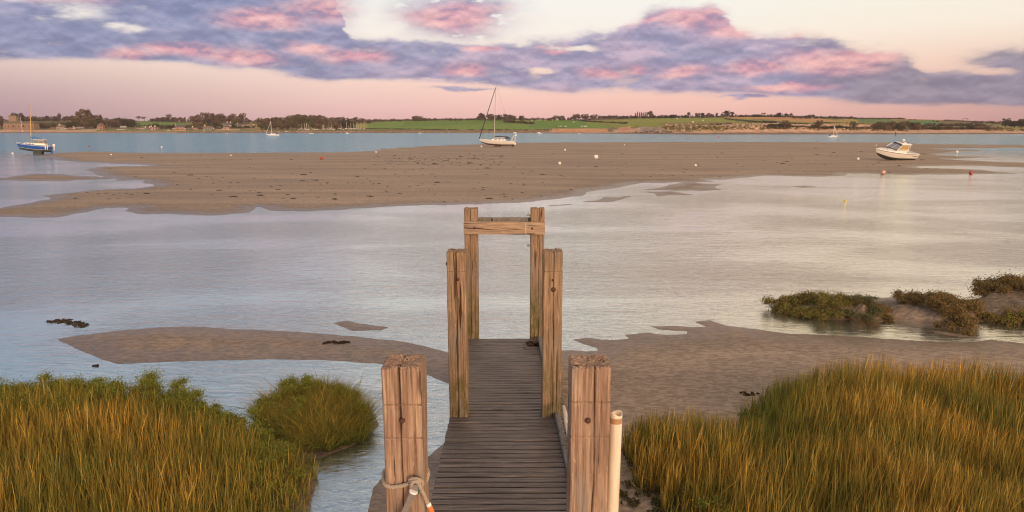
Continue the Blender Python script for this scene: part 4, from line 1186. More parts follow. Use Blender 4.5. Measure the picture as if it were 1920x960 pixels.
# boatyard
yard = [(566, 243.5, 5.5, 9), (571.8, 243.8, 5.5, 10), (576.3, 245, 6, 13), (579, 243.6, 6, 9), (605, 243.7, 5, 8.6), (607.6, 243.9, 4.5, 9), (613.8, 243.6, 4.5, 7), (617.6, 243.9, 6, 10), (621, 243.6, 5, 12), (635.2, 243.2, 5, 9), (639.3, 243.3, 5.5, 12), (649.6, 243.3, 7, 13.5), (654.6, 243.5, 4.5, 7), (658.4, 243.4, 5, 11), (662.6, 243.2, 4.5, 10), (665.3, 243.3, 4, 7), (668, 243.1, 4.5, 9), (672.5, 243.2, 5, 9), (676.7, 243.2, 5, 12), (682.6, 243.2, 5.5, 10.5)]
M_rs = flat('red_furled_sail', (.42, .10, .08), .8)
for i, (px, py, lw, mh) in enumerate(yard):
    if i == 2: lab, gp = 'boatyard yacht with a red furled sail on its mast', None
    elif i == 11: lab, gp = 'boatyard yacht with the tallest mast in front of the dark evergreens', None
    elif i == 19: lab, gp = 'yacht at the right hand end of the boatyard row', None
    elif px < 600: lab, gp = 'white yacht ashore in the left group of the boatyard', 'left group of the boatyard'
    elif px < 630: lab, gp = 'white yacht ashore in the middle group of the boatyard', 'middle group of the boatyard'
    elif px < 656: lab, gp = 'white yacht ashore near the tallest mast of the boatyard', 'boatyard yachts near the tallest mast'
    else: lab, gp = 'white yacht ashore in the right row of the boatyard', 'right row of the boatyard'
    l = lp(px, py) + Vector((0, 0, .5))
    small_yacht(px, py, lw, mh, lab, yaw=random.choice([0, 180]) + random.uniform(-25, 25), foresail=(i == 2), group=gp, loc=l, cover=M_rs if i == 2 else random.choice([M_dark, M_white, M_white]))
for (px, py, lw) in ((561, 243.8, 4), (587, 243.4, 5), (590, 244, 4.5), (595, 244, 4.5), (600, 243.6, 3.5), (625, 244.4, 4.5), (630, 243, 4), (644, 243.6, 3.5)):
    o = small_boat(px, 0, lw, 'small white motor boat without mast stored in the boatyard', z=lp(px, py) + Vector((0, 0, .3)), yaw=random.uniform(0, 360))
    o['group'] = 'mastless boats in the boatyard'

# ---------------------------------------------------------------- buoys and marks
def buoy(px, py, dpx, mat, label, water=False, name='mooring_buoy', band=None):
    x, y, _ = at(px, py, 0.1)
    z = max(0.0, ground_z(x, y)) if not water else 0.0
    x, y, _ = at(px, py, z)
    r = dpx / 2 * y / F
    e = empty(name, (x, y, z), (random.uniform(-.4, .4), random.uniform(-.4, .4), random.uniform(0, 6)), label, 'buoy')
    cz_ = r * (.92 if not water else .35)
    MB().ball((0, 0, cz_), (r, r, r * .96), 20, 14).build('float', mat, e, True)
    rg = MB()
    pts = [(math.cos(a) * r * .17, 0, cz_ + r * 1.02 + math.sin(a) * r * .17) for a in np.linspace(0, 6.283, 11)]
    rg.tube(pts, r * .05, 5, False); rg.tube([(0, 0, cz_ + r * .85), (0, 0, cz_ + r * .98)], r * .16, 8)
    rg.build('eye_ring', M_wire, e, True)
    if band:
        MB().tube([(0, 0, cz_ - r * .12), (0, 0, cz_ + r * .12)], r * 1.01, 20).build('band', band, e, True)
    return e
buoy(1116.5, 298, 8.8, M_buoyw, 'largest round white buoy on the sand')
buoy(1048.5, 309, 6.2, M_buoyw, 'white buoy left of and below the largest one', )
buoy(1059.3, 283, 4, M_buoyw, 'small white buoy above the largest one near the far water')
buoy(1171, 272.8, 2.6, M_buoyw, 'tiny white buoy at the far edge of the sandbar')
buoy(1303.5, 312.4, 5, M_buoyw, 'white buoy alone on the sand right of centre')
buoy(1609, 300.3, 5.4, M_buoyw, 'white buoy just left of the motor boat')
buoy(1793.5, 287, 5, M_buoyw, 'white buoy on the sand right of the motor boat')
buoy(903.2, 276.3, 3.6, M_buoyw, 'small white buoy under the bow of the white yacht')
buoy(704.5, 286.6, 3.2, M_buoyw, 'small white buoy at the waterline left of the white yacht')
buoy(604, 299.2, 6, M_red, 'red ball buoy on the left part of the sandbar')
buoy(433.5, 293, 3.4, M_buoyw, 'little white buoy standing on the sand left of the red one', band=M_dark)
buoy(208, 291.2, 3, M_buoyw, 'tiny white buoy on the sand right of the blue boat')
buoy(24, 288.4, 4, M_buoyw, 'white buoy in the shallows left of the blue boat', True)
buoy(166.5, 275.8, 3.4, M_red, 'small red buoy floating right of the blue boat', True)
buoy(303, 276.4, 3.2, M_buoyw, 'small white buoy floating in the far channel at left', True)
buoy(1584.5, 377.2, 5, M_buoyy, 'yellow buoy floating in the near channel at right', True)
buoy(1657, 326.6, 8.5, M_pink, 'faded red and white buoy at the water edge below the motor boat', band=M_buoyw)
buoy(1819, 326.4, 6.5, M_red, 'dull red buoy at the water edge far right')
# channel marks
x, y, _ = at(1347, 258.6)
e = empty('channel_marker', (x, y, 0), label='small red channel marker standing in the far channel', cat='channel marker')
s = y / F
MB().tube([(0, 0, -.5), (0, 0, 1.2 * s), (0, 0, 1.3 * s), (0, 0, 3.0 * s)], [.7 * s, .7 * s, .28 * s, .2 * s], 10).build('float', M_red, e, True)
MB().box((-.5 * s, -.05, 2.7 * s), (.5 * s, .05, 3.6 * s)).build('topmark', M_red, e)
x, y, _ = at(1678.5, 255.2)
e = empty('marker_post', (x, y, 0), label='thin dark marker post standing in the far channel above the motor boat', cat='marker post')
MB().tube([(0, 0, -1), (0, 0, 7.5 * y / F)], .16, 6).build('pole', M_dark, e)
MB().box((-.25, -.1, 6.6 * y / F), (.25, .1, 7.6 * y / F)).build('topmark', M_dark, e)
l = lp(42, 247); e = empty('flag_pole', l, label='thin pale pole on the beach left of the leaning yellow mast', cat='pole')
MB().tube([(0, 0, -.5), (0, 0, 27 * l.y / F)], [.14, .08], 6).build('pole', M_mast, e); MB().box((-.8, -.05, 19 * l.y / F), (.8, .05, 19 * l.y / F + .15)).build('crosstree', M_mast, e)
# kite
kc = atY(1810, 224, 700)
e = empty('kite', kc, label='small curved kite flying above the right hand shore', cat='kite')
pts = [(math.cos(a) * 2.9, 0, math.sin(a) * 1.9 - .6) for a in np.linspace(.25, math.pi - .25, 13)]
b = MB(); b.grid([[(p_[0], -.5, p_[2]), (p_[0] * .97, 0, p_[2] + .25), (p_[0] * .93, .7, p_[2])] for p_ in pts]); b.build('canopy', flat('kite_cloth', (.14, .06, .07), .8), e)
b = MB()
for p_ in (pts[0], pts[-1]): b.tube([p_, (-6, -10, -11)], .02, 4)
b.build('line', M_wire, e)

# ---------------------------------------------------------------- weathered timber materials
def wood_mat(name, c0, c1, c2, algae=None, axis='z', bumpd=.02, zref=1.3):
    m, t, p, out = new_mat(name)
    g = t.n('ShaderNodeTexCoord').outputs['Object']
    oi = t.n('ShaderNodeObjectInfo').outputs['Random']
    off = t.n('ShaderNodeCombineXYZ', ins={0: t.m('MULTIPLY', oi, 37.0), 1: t.m('MULTIPLY', oi, 11.0), 2: t.m('MULTIPLY', oi, 23.0)}).outputs[0]
    g2 = t.vm('ADD', g, off)
    k = {'z': (1, 1, .045), 'x': (.045, 1, 1)}[axis]
    gr = t.mapv(g2, k)
    wv = t.noise(gr, 42, 6, .65, .35)
    wf = t.noise(gr, 130, 3, .6)
    bl = t.noise(t.mapv(g2, {'z': (1, 1, .35), 'x': (.35, 1, 1)}[axis]), 5.5, 5, .6, .5)
    c = t.ramp(wv, [(.28, c0), (.48, c1), (.66, c2)])
    c = t.mix(t.rng(bl, .35, .7), c, t.mix(.55, c, tuple(x * .62 for x in c1)))
    fl = t.rng(t.noise(t.mapv(g2, {'z': (1, 1, .16), 'x': (.16, 1, 1)}[axis]), 60, 2), .66, .76)
    c = t.mix(t.m('MULTIPLY', fl, .55), c, tuple(min(1, x * 1.7) for x in c2))
    crk = t.rng(t.noise(gr, 20, 4, .5, .3), .31, .385)
    gy = t.rng(t.noise(t.mapv(g2, {'z': (1, 1, .2), 'x': (.2, 1, 1)}[axis], (5, 3, 1)), 7, 5, .65), .48, .68)
    av = sum(c1) / 3
    c = t.mix(t.m('MULTIPLY', gy, .6), c, (av * 1.05, av * .95, av * .84))
    c = t.mix(crk, tuple(x * .5 for x in c0), c)
    if algae:
        z = t.n('ShaderNodeSeparateXYZ', ins={0: t.n('ShaderNodeNewGeometry').outputs['Position']}).outputs[2]
        az = t.m('ADD', z, t.m('MULTIPLY', t.m('SUBTRACT', bl, .5), 1.5))
        af = t.rng(az, zref + 1.0, zref - .1, 0, 1)
        sp = t.rng(t.noise(t.mapv(g2, (1, 1, .3)), 14, 5, .7), .38, .62)
        c = t.mix(t.m('MULTIPLY', af, t.m('MULTIPLY', sp, 1.0)), c, algae)
    t.L.new(c, p.inputs['Base Color'])
    p.inputs['Roughness'].default_value = .88; p.inputs['Specular IOR Level'].default_value = .2
    hsum = t.m('ADD', t.m('MULTIPLY', wv, .9), t.m('ADD', t.m('MULTIPLY', wf, .25), t.m('MULTIPLY', crk, .5)))
    t.L.new(t.bump(hsum, .9, bumpd), p.inputs['Normal'])
    return m
M_post = wood_mat('weathered_oak', (.12, .072, .05), (.34, .215, .15), (.52, .37, .27))
M_postA = wood_mat('weathered_oak_mossy', (.10, .06, .038), (.30, .195, .125), (.46, .32, .21), algae=(.12, .105, .035), zref=1.5)
M_beam = wood_mat('pale_oak_beam', (.17, .11, .075), (.38, .26, .18), (.52, .38, .27), axis='x')
M_plank = wood_mat('deck_timber', (.045, .035, .031), (.095, .076, .068), (.21, .17, .15), axis='x', bumpd=.006)
for _n in M_plank.node_tree.nodes:
    if _n.type == 'BSDF_PRINCIPLED': _n.inputs['Roughness'].default_value = .5; _n.inputs['Specular IOR Level'].default_value = .45
M_kerb = wood_mat('grey_kerb_timber', (.08, .07, .06), (.19, .17, .15), (.30, .27, .24), bumpd=.006)

jet = empty('jetty', (-.1, 9.7, 0), label='narrow weathered timber jetty with six tall posts running out towards the water', cat='jetty')
JO = Vector((-.1, 9.7, 0))
def jz(Y): return CZ - 4.30 - .074 * (Y - 9.6)

def post_mesh(name, w, ztop, zbot, seed, cracks, cuts, mat, topdepth=.03, dpt=None):
    """square timber with wandering shakes and saw cuts; origin at axis, z=0 world"""
    rnd = np.random.default_rng(seed)
    dpt = dpt or w
    nf, ns = 64, 18
    hw, hd = w / 2, dpt / 2
    pts = []; tagf = []
    rc = .018
    for i in range(nf): pts.append((-hw + w * i / nf, -hd)); tagf.append(0)
    for i in range(ns): pts.append((hw, -hd + dpt * i / ns)); tagf.append(1)
    for i in range(ns): pts.append((hw - w * i / ns, hd)); tagf.append(2)
    for i in range(ns): pts.append((-hw, hd - dpt * i / ns)); tagf.append(3)
    P = np.array(pts); n = len(P)
    zs = list(np.linspace(zbot, ztop - .012, int((ztop - zbot) / .018)))
    for c in cuts: zs += [c - .012, c - .005, c - .003, c + .003, c + .005, c + .012]
    zs = np.array(sorted(zs)); m = len(zs)
    XX = np.repeat(P[None, :, 0], m, 0); YY = np.repeat(P[None, :, 1], m, 0); ZZ = np.repeat(zs[:, None], n, 1)
    # normal-ish inward direction
    nx = np.where(np.array(tagf) == 1, 1, np.where(np.array(tagf) == 3, -1, 0))[None, :] * np.ones((m, 1))
    ny = np.where(np.array(tagf) == 0, -1, np.where(np.array(tagf) == 2, 1, 0))[None, :] * np.ones((m, 1))
    # rounded corners
    ex = np.clip(np.abs(XX) - (hw - rc), 0, rc) / rc; ey = np.clip(np.abs(YY) - (hd - rc), 0, rc) / rc
    k = ex * ey * rc * .35
    XX = XX - np.sign(XX) * k; YY = YY - np.sign(YY) * k
    sx = seed * 3.7
    perim = np.arctan2(P[:, 1], P[:, 0])[None, :] * w
    d = .0045 * fbm(perim * 26 + sx, ZZ * 1.6 + sx, 3) + .004 * fbm(perim * 60, ZZ * 3 + sx, 2) + .006 * fbm(perim * 4, ZZ * 1.2 + 3 * sx, 2)
    for (u0, wid, dep, z0, z1) in cracks:
        path = u0 * w + .016 * fbm(ZZ * .9 + sx * u0, ZZ * 0 + u0 * 9, 3) + .003 * fbm(ZZ * 9, ZZ * 0 + u0 * 5, 2)
        env = np.clip((ZZ - z0) / .15, 0, 1) * np.clip((z1 - ZZ) / .15, 0, 1) * (0.65 + .5 * fbm(ZZ * 1.4 + sx, ZZ * 0 + 4.2 * u0, 2))
        fr_ = (np.array(tagf) == 0)[None, :]
        d = d - np.where(fr_, dep * np.exp(-((XX - path) / wid) ** 2) * np.clip(env, 0, 1.3), 0)
    for c in cuts:
        d = d - .011 * np.exp(-((ZZ - c) / .0045) ** 2) * (np.isin(np.array(tagf), [0, 1, 3])[None, :])
    XX = XX + nx * d; YY = YY + ny * d
    V = np.stack([XX, YY, ZZ], 2).reshape(-1, 3)
    F_ = []
    i0 = np.arange(m - 1)[:, None] * n + np.arange(n)[None, :]; i1 = np.arange(m - 1)[:, None] * n + (np.arange(n)[None, :] + 1) % n
    F_ = np.stack([i0, i1, i1 + n, i0 + n], 2).reshape(-1, 4)
    # rough end grain on top
    Vt = []; base = len(V); caps = [.975, .93, .86, .76, .64, .5, .36, .22, .1]
    for sc_ in caps:
        x = XX[-1] * sc_; y = YY[-1] * sc_
        zz = ztop + .016 * fbm(x * 18 + sx, y * 18, 3) + .012 * fbm(x * 60, y * 60 + sx, 2) - topdepth * (1 - sc_) * .6 - (.012 if sc_ > .95 else 0)
        for (u0, wid, dep, z0, z1) in cracks:
            if z1 > ztop - .1: zz = zz - dep * .3 * np.exp(-((x - u0 * w) / (wid * 1.6)) ** 2)
        Vt.append(np.stack([x, y, zz], 1))
    Vt = np.concatenate(Vt); V = np.concatenate([V, Vt, [[0, 0, ztop - topdepth]]])
    Ft = []
    prev = (m - 1) * n
    for q in range(len(caps)):
        cur = base + q * n
        a = np.arange(n); b2 = (a + 1) % n
        Ft.append(np.stack([prev + a, prev + b2, cur + b2, cur + a], 1)); prev = cur
    F_ = np.concatenate([F_] + Ft)
    cen = len(V) - 1
    a = np.arange(n); tri = np.stack([prev + a, prev + (a + 1) % n, np.full(n, cen)], 1)
    flat_ = np.concatenate([F_.ravel(), tri.ravel()]); tot = np.concatenate([np.full(len(F_), 4), np.full(len(tri), 3)])
    return mesh_np(name, V, flat_, tot, mat, smooth=False)

ZT = CZ - 1.78
def post(x, yf, w, seed, cracks, cuts, mat, ztop=ZT, lean=0, label=None, zb=-.8):
    me = post_mesh('post', w, ztop, zb, seed, cracks, cuts, mat)
    o = link('post', me, jet); o.location = Vector((x, yf + w / 2, 0)) - JO
    o.rotation_euler[1] = lean
    if label: o['label'] = label
    return o
# (u0, width, depth, z0, z1)
pn1 = post(-.832, 4.86, .302, 1, [(-.06, .0042, .07, -1, 9), (.06, .0018, .008, 1.9, 3.3), (-.3, .0025, .012, 2, 3.8), (.3, .0025, .012, 2.5, 3.6)], [ZT - .30, ZT - .57], M_post)
pn2 = post(.597, 4.86, .300, 2, [(.09, .004, .065, -1, 9), (-.15, .002, .012, 2.6, 4), (.22, .0016, .006, 1, 3.9), (-.34, .0025, .01, 2, 3.9)], [ZT - .28, ZT - .56], M_post)
pm1 = post(-.798, 9.6, .283, 3, [(-.02, .007, .075, -1, 9), (.27, .004, .02, 1, 3), (-.3, .004, .015, 1.2, 3.4)], [ZT - .29], M_postA)
pm2 = post(.590, 9.6, .280, 4, [(.05, .005, .05, -1, 9), (.25, .006, .04, .8, 2.4), (-.2, .004, .02, 1.2, 3.2), (-.05, .004, .03, .9, 2.4)], [ZT - .29], M_postA)
pf1 = post(-.888, 14.6, .290, 5, [(-.05, .008, .05, -1, 9), (.25, .006, .03, .5, 3)], [], M_postA, ztop=ZT + .02)
pf2 = post(.552, 14.6, .295, 6, [(.1, .008, .04, -1, 9), (-.2, .006, .03, .5, 3)], [], M_postA, ztop=ZT + .02)

def bolt(parent, x, y, z, r=.022, mat=None, axis='y'):
    b = MB()
    a = Vector((x, y, z)); d = Vector((0, -1, 0)) if axis == 'y' else Vector((1, 0, 0)) * (1 if x > 0 else -1)
    b.tube([a + d * -.02, a + d * .012, a + d * .02], [r, r, r * .6], 10)
    o = b.build('bolt', mat or M_rust, parent, True); return o
M_rust = flat('rusty_iron', (.10, .045, .03), .8, .4, 30, metal=.3)
M_galv = flat('galvanised_bolt', (.28, .27, .26), .45, .2, 20, metal=.7)
bolt(pn1, .0, -.159, ZT - .42, .02); bolt(pn2, -.02, -.153, ZT - .42, .022)
bolt(pn2, .153, 0, ZT - .18, .025, axis='x')
bolt(pm1, .02, -.142, ZT - .40, .022); bolt(pm1, -.141, -.05, ZT - .19, .025, axis='x')
bolt(pm2, .0, -.140, ZT - .41, .018); bolt(pm2, .01, -.140, ZT - .55, .035)
for zz in (ZT - .13, ZT - .80):
    b = MB(); b.tube([(-.16, -.05, zz), (-.225, -.05, zz)], .018, 8); b.box((-.205, -.085, zz - .035), (-.185, -.015, zz + .035)); b.build('bolt', M_galv, pf2)
bolt(pf1, .146, -.05, ZT - .2, .02, M_galv, 'x'); bolt(pf2, .146, -.05, ZT - .2, .02, M_galv, 'x')

# cross beam of the end gate
def beam_mesh(L, D, Hh_, seed, mat, name):
    nx_ = 90; ring = []
    per = [(-D / 2, -Hh_ / 2), (-D / 2, -Hh_ / 6), (-D / 2, Hh_ / 6), (-D / 2, Hh_ / 2 - .008), (-D / 2 + .008, Hh_ / 2), (0, Hh_ / 2), (D / 2 - .008, Hh_ / 2), (D / 2, Hh_ / 2 - .008), (D / 2, -Hh_ / 2), (0, -Hh_ / 2)]
    b = MB(); rows_ = []
    for i in range(nx_ + 1):
        x = -L / 2 + L * i / nx_
        rows_.append([(x, y + float(.005 * pnoise(x * 3 + j * 3.1, seed)), z + float(.006 * pnoise(x * 2.1, seed + j))) for j, (y, z) in enumerate(per)])
    rows_ = [r + [r[0]] for r in rows_]
    b.grid(rows_); b.add(rows_[0][:-1], [tuple(range(10))]); b.add(rows_[-1][:-1], [tuple(range(10))])
    return b.mesh(name, mat)
xl, xr = -.888 - .15, .552 + .155
zb_ = (atY(945, 428, 14.5).z)
bm_ = link('crossbeam', beam_mesh(xr - xl, .10, .27, 5, M_beam, 'crossbeam'), jet)
bm_.location = Vector(((xl + xr) / 2, 14.545, zb_)) - JO
bm_.rotation_euler[1] = math.radians(.35)
b2_ = link('rear_crossbeam', beam_mesh(xr - xl - .6, .12, .18, 9, M_kerb, 'rear_crossbeam'), jet)
b2_.location = Vector(((xl + xr) / 2, 14.80, zb_ + .10)) - JO
for xx in (-.64, .60):
    b = MB(); b.tube([(xx, -.045, .0), (xx, -.062, .0)], [.026, .022], 10); b.build('bolt', M_rust, bm_, True)
b = MB(); b.box((.455, -.056, -.13), (.47, -.05, .12)); b.build('split_patch', flat('pale_split', (.62, .45, .3)), bm_)

# deck planks
planks = []
for v in range(6):
    b = MB(); rows_ = []
    nx_ = 46; x0, x1 = -.925 + random.uniform(-.012, .006), .845 + random.uniform(-.01, .01)
    wd = .107; th = .035
    per = [(-wd / 2, -th), (-wd / 2, -.009), (-wd / 2 + .010, 0), (-.02, .001), (.02, .001), (wd / 2 - .010, 0), (wd / 2, -.009), (wd / 2, -th)]
    for i in range(nx_ + 1):
        x = x0 + (x1 - x0) * i / nx_
        rows_.append([(x, y + float(.0035 * pnoise(x * 5 + (j > 3) * 9, v * 3.3)), z + float(.0025 * pnoise(x * 7 + j, v * 2.1 + j))) for j, (y, z) in enumerate(per)])
    rows_ = [r + [r[0]] for r in rows_]
    b.grid(rows_); b.add(rows_[0][:-1], [tuple(range(8))]); b.add(rows_[-1][:-1], [tuple(range(8))])
    planks.append(b.mesh('plank', M_plank))
Yp_ = 4.45; k = 0
slope = math.atan(-.074)
while Yp_ < 14.62:
    o = link('plank', planks[random.randrange(6)], jet)
    o.location = Vector((-.0 - .008 * (Yp_ - 9.6), Yp_, jz(Yp_) + random.uniform(-.003, .003))) - JO
    o.rotation_euler = (slope + random.uniform(-.02, .02), random.uniform(-.003, .003), random.uniform(-.004, .004) + .009)
    Yp_ += .1385; k += 1
# bearers below
for xx in (-.72, 0, .62):
    b = MB(); b.add([(xx - .06, 4.4, jz(4.4) - .20), (xx + .06, 4.4, jz(4.4) - .20), (xx + .06, 14.6, jz(14.6) - .20), (xx - .06, 14.6, jz(14.6) - .20),
                     (xx - .06, 4.4, jz(4.4) - .04), (xx + .06, 4.4, jz(4.4) - .04), (xx + .06, 14.6, jz(14.6) - .04), (xx - .06, 14.6, jz(14.6) - .04)],
                    [(0, 3, 2, 1), (4, 5, 6, 7), (0, 1, 5, 4), (1, 2, 6, 5), (2, 3, 7, 6), (3, 0, 4, 7)])
    o = b.build('bearer', M_kerb, jet); o.location = -JO
# kerb rails along the right edge
def kerb(xa, ya, xb, yb2):
    b = MB(); rows_ = []
    for i in range(24):
        f = i / 23; x = xa + (xb - xa) * f; y = ya + (yb2 - ya) * f; z = jz(y) + .004
        j1 = float(.006 * pnoise(y * 2.1, 4.4)); j2 = float(.006 * pnoise(y * 3.1, 9.4))
        rows_.append([(x - .036 + j1, y, z), (x - .036 + j1, y, z + .075 + j2), (x - .02 + j1, y, z + .083 + j2), (x + .02 + j1, y, z + .083 + j2), (x + .036 + j1, y, z + .075), (x + .036 + j1, y, z), (x - .036 + j1, y, z)])
    b.grid(rows_); b.add(rows_[0][:-1], [tuple(range(6))]); b.add(rows_[-1][:-1], [tuple(range(6))])
    o = b.build('kerb_rail', M_kerb, jet); o.location = -JO
kerb(.715, 4.5, .693, 8.30); kerb(.693, 8.32, .675, 9.72); kerb(.618, 9.95, .628, 12.3); kerb(.628, 12.32, .60, 14.45)

# hollow pale fender pipe beside the near right post
px_ = .797; py_ = 5.12
zt = CZ - .441 * 5.12
e = empty('fender_pipe', (px_, py_, 0), (0, math.radians(.6), 0), label='hollow pale plastic pipe standing upright beside the near right post', cat='pipe')
mpipe, t, p, out = new_mat('pale_plastic_pipe')
g = t.n('ShaderNodeTexCoord').outputs['Object']
nz = t.noise(t.mapv(g, (1, 1, .12)), 18, 4)
t.L.new(t.mix(t.rng(nz, .35, .75), (.80, .68, .55), (.68, .53, .40)), p.inputs['Base Color']); p.inputs['Roughness'].default_value = .55
n = 28; rows_ = []
for r_, zz in ((.050, -.3), (.052, zt - .7), (.050, zt - .02), (.049, zt), (.044, zt), (.043, zt - .3), (.043, zt - 1.0)):
    rows_.append([(r_ * math.cos(2 * math.pi * i / n), r_ * math.sin(2 * math.pi * i / n), zz + (.012 * math.sin(2 * math.pi * i / n * 2) if zz > zt - .1 else 0)) for i in range(n + 1)])
b = MB(); b.grid(rows_); b.build('pipe', mpipe, e, True)
b = MB(); rr = []
for zz, r_ in ((zt - .075, .0525), (zt - .03, .0525)):
    rr.append([(r_ * math.cos(a), r_ * math.sin(a), zz) for a in np.linspace(-2.9, -.6, 14)])
b.grid(rr); b.build('brown_band', flat('tape', (.42, .23, .11), .7), e)
# leaning pale pole on the right of the deck
a = atY(1057, 762, 9.3); b_ = atY(1082, 880, 7.6)
e = empty('pale_pole', (0, 0, 0), label='pale pole lying along the right edge of the jetty behind the near right post', cat='pole')
MB().tube([a, a.lerp(b_, .3), b_], [.022, .04, .045], 10).build('pole', mpipe, e, True)

# rope around the near left post
mrope, t, p, out = new_mat('hemp_rope')
g = t.n('ShaderNodeTexCoord').outputs['Object']
t.L.new(t.mix(t.noise(g, 60, 4), (.22, .17, .13), (.50, .41, .33)), p.inputs['Base Color']); p.inputs['Roughness'].default_value = .95
mstrap = flat('grey_webbing', (.20, .17, .165), .95, .25, 40)
def smooth_path(pts, n=60):
    pts = [Vector(p_) for p_ in pts]; out_ = []
    P_ = [pts[0]] + pts + [pts[-1]]
    segs = len(pts) - 1
    for i in range(n + 1):
        u = i / n * segs; k = min(int(u), segs - 1); f = u - k
        p0, p1, p2, p3 = P_[k], P_[k + 1], P_[k + 2], P_[k + 3]
        out_.append(.5 * ((2 * p1) + (-p0 + p2) * f + (2 * p0 - 5 * p1 + 4 * p2 - p3) * f * f + (-p0 + 3 * p1 - 3 * p2 + p3) * f ** 3))
    return out_
def rope(b, pts, r=.0155, n=90, pitch=.095):
    P_ = smooth_path(pts, n); up = Vector((0, 0, 1)); acc = 0
    strands = [[], [], []]
    for i, q in enumerate(P_):
        d = (P_[min(i + 1, n)] - P_[max(i - 1, 0)]).normalized()
        up = (up - d * up.dot(d)).normalized() if abs(up.dot(d)) < .98 else Vector((1, 0, 0)).cross(d).normalized()
        w = d.cross(up)
        if i: acc += (q - P_[i - 1]).length
        for k in range(3):
            a_ = 2 * math.pi * (acc / pitch + k / 3)
            strands[k].append(q + (up * math.cos(a_) + w * math.sin(a_)) * r * .52)
    for st in strands: b.tube(st, r * .58, 7)
fy = 4.835
e = empty('mooring_rope', atY(760, 907, fy), label='thick twisted rope knotted around the near left post', cat='rope')
OR = e.location.copy()
def rp(px, py, Y=fy): return atY(px, py, Y) - OR
b = MB()
rope(b, [rp(796, 884, 5.2), rp(728, 880, 5.22), rp(720, 893, 5.0), rp(722, 908, 4.86), rp(735, 913), rp(752, 911), rp(768, 907), rp(778, 903)], n=120)
rope(b, [rp(797, 905, 5.0), rp(801, 897, 5.02), rp(803, 886, 5.05), rp(800, 878, 5.15)], n=40)
b.build('loop', mrope, e, True)
b = MB()
rope(b, [rp(770, 909, 4.82), rp(769, 900, 4.80), rp(778, 898, 4.79), rp(790, 902, 4.79), rp(791, 910, 4.80), rp(782, 916, 4.80)], n=70)
rope(b, [rp(772, 917, 4.80), rp(772, 906, 4.77), rp(782, 903, 4.77), rp(787, 912, 4.77), rp(791, 922, 4.79)], n=60)
b.build('knot', mrope, e, True)
b = MB(); rope(b, [rp(784, 908, 4.79), rp(792, 922, 4.79), rp(797, 934, 4.80), rp(802, 944, 4.80), rp(806, 951, 4.80)], n=60)
tl = b.build('tail', mrope, e, True)
MB().tube([rp(804.5, 948, 4.80), rp(808, 956, 4.80), rp(813, 968, 4.80)], .021, 12).build('orange_whipping', M_orange, tl, True)
MB().tube([rp(803, 944, 4.797), rp(805, 949, 4.797)], .020, 12).build('white_whipping', M_white, tl, True)
MB().ball(rp(783, 922, 4.80), (.014, .012, .018), 8, 6).build('green_tag', flat('green_plastic', (.02, .12, .05), .6), e, True)
e = empty('webbing_strap', atY(776, 915, 4.80), label='grey webbing strap hanging down from the rope knot', cat='strap')
OR = e.location.copy()
pp_ = smooth_path([rp(779, 908, 4.775), rp(775, 922, 4.765), rp(766, 943, 4.76), rp(755, 968, 4.76), rp(742, 1000, 4.76)], 20)
b = MB(); rows_ = []
for q in pp_:
    w_ = Vector((.030, 0, .012)); t_ = Vector((0, .005, 0))
    rows_.append([q - w_ - t_, q + w_ - t_, q + w_ + t_, q - w_ + t_, q - w_ - t_])
b.grid(rows_); b.build('strap', mstrap, e)
MB().tube([rp(776, 920, 4.755), rp(775, 923, 4.755)], .034, 10).build('white_stitching', M_white, e)

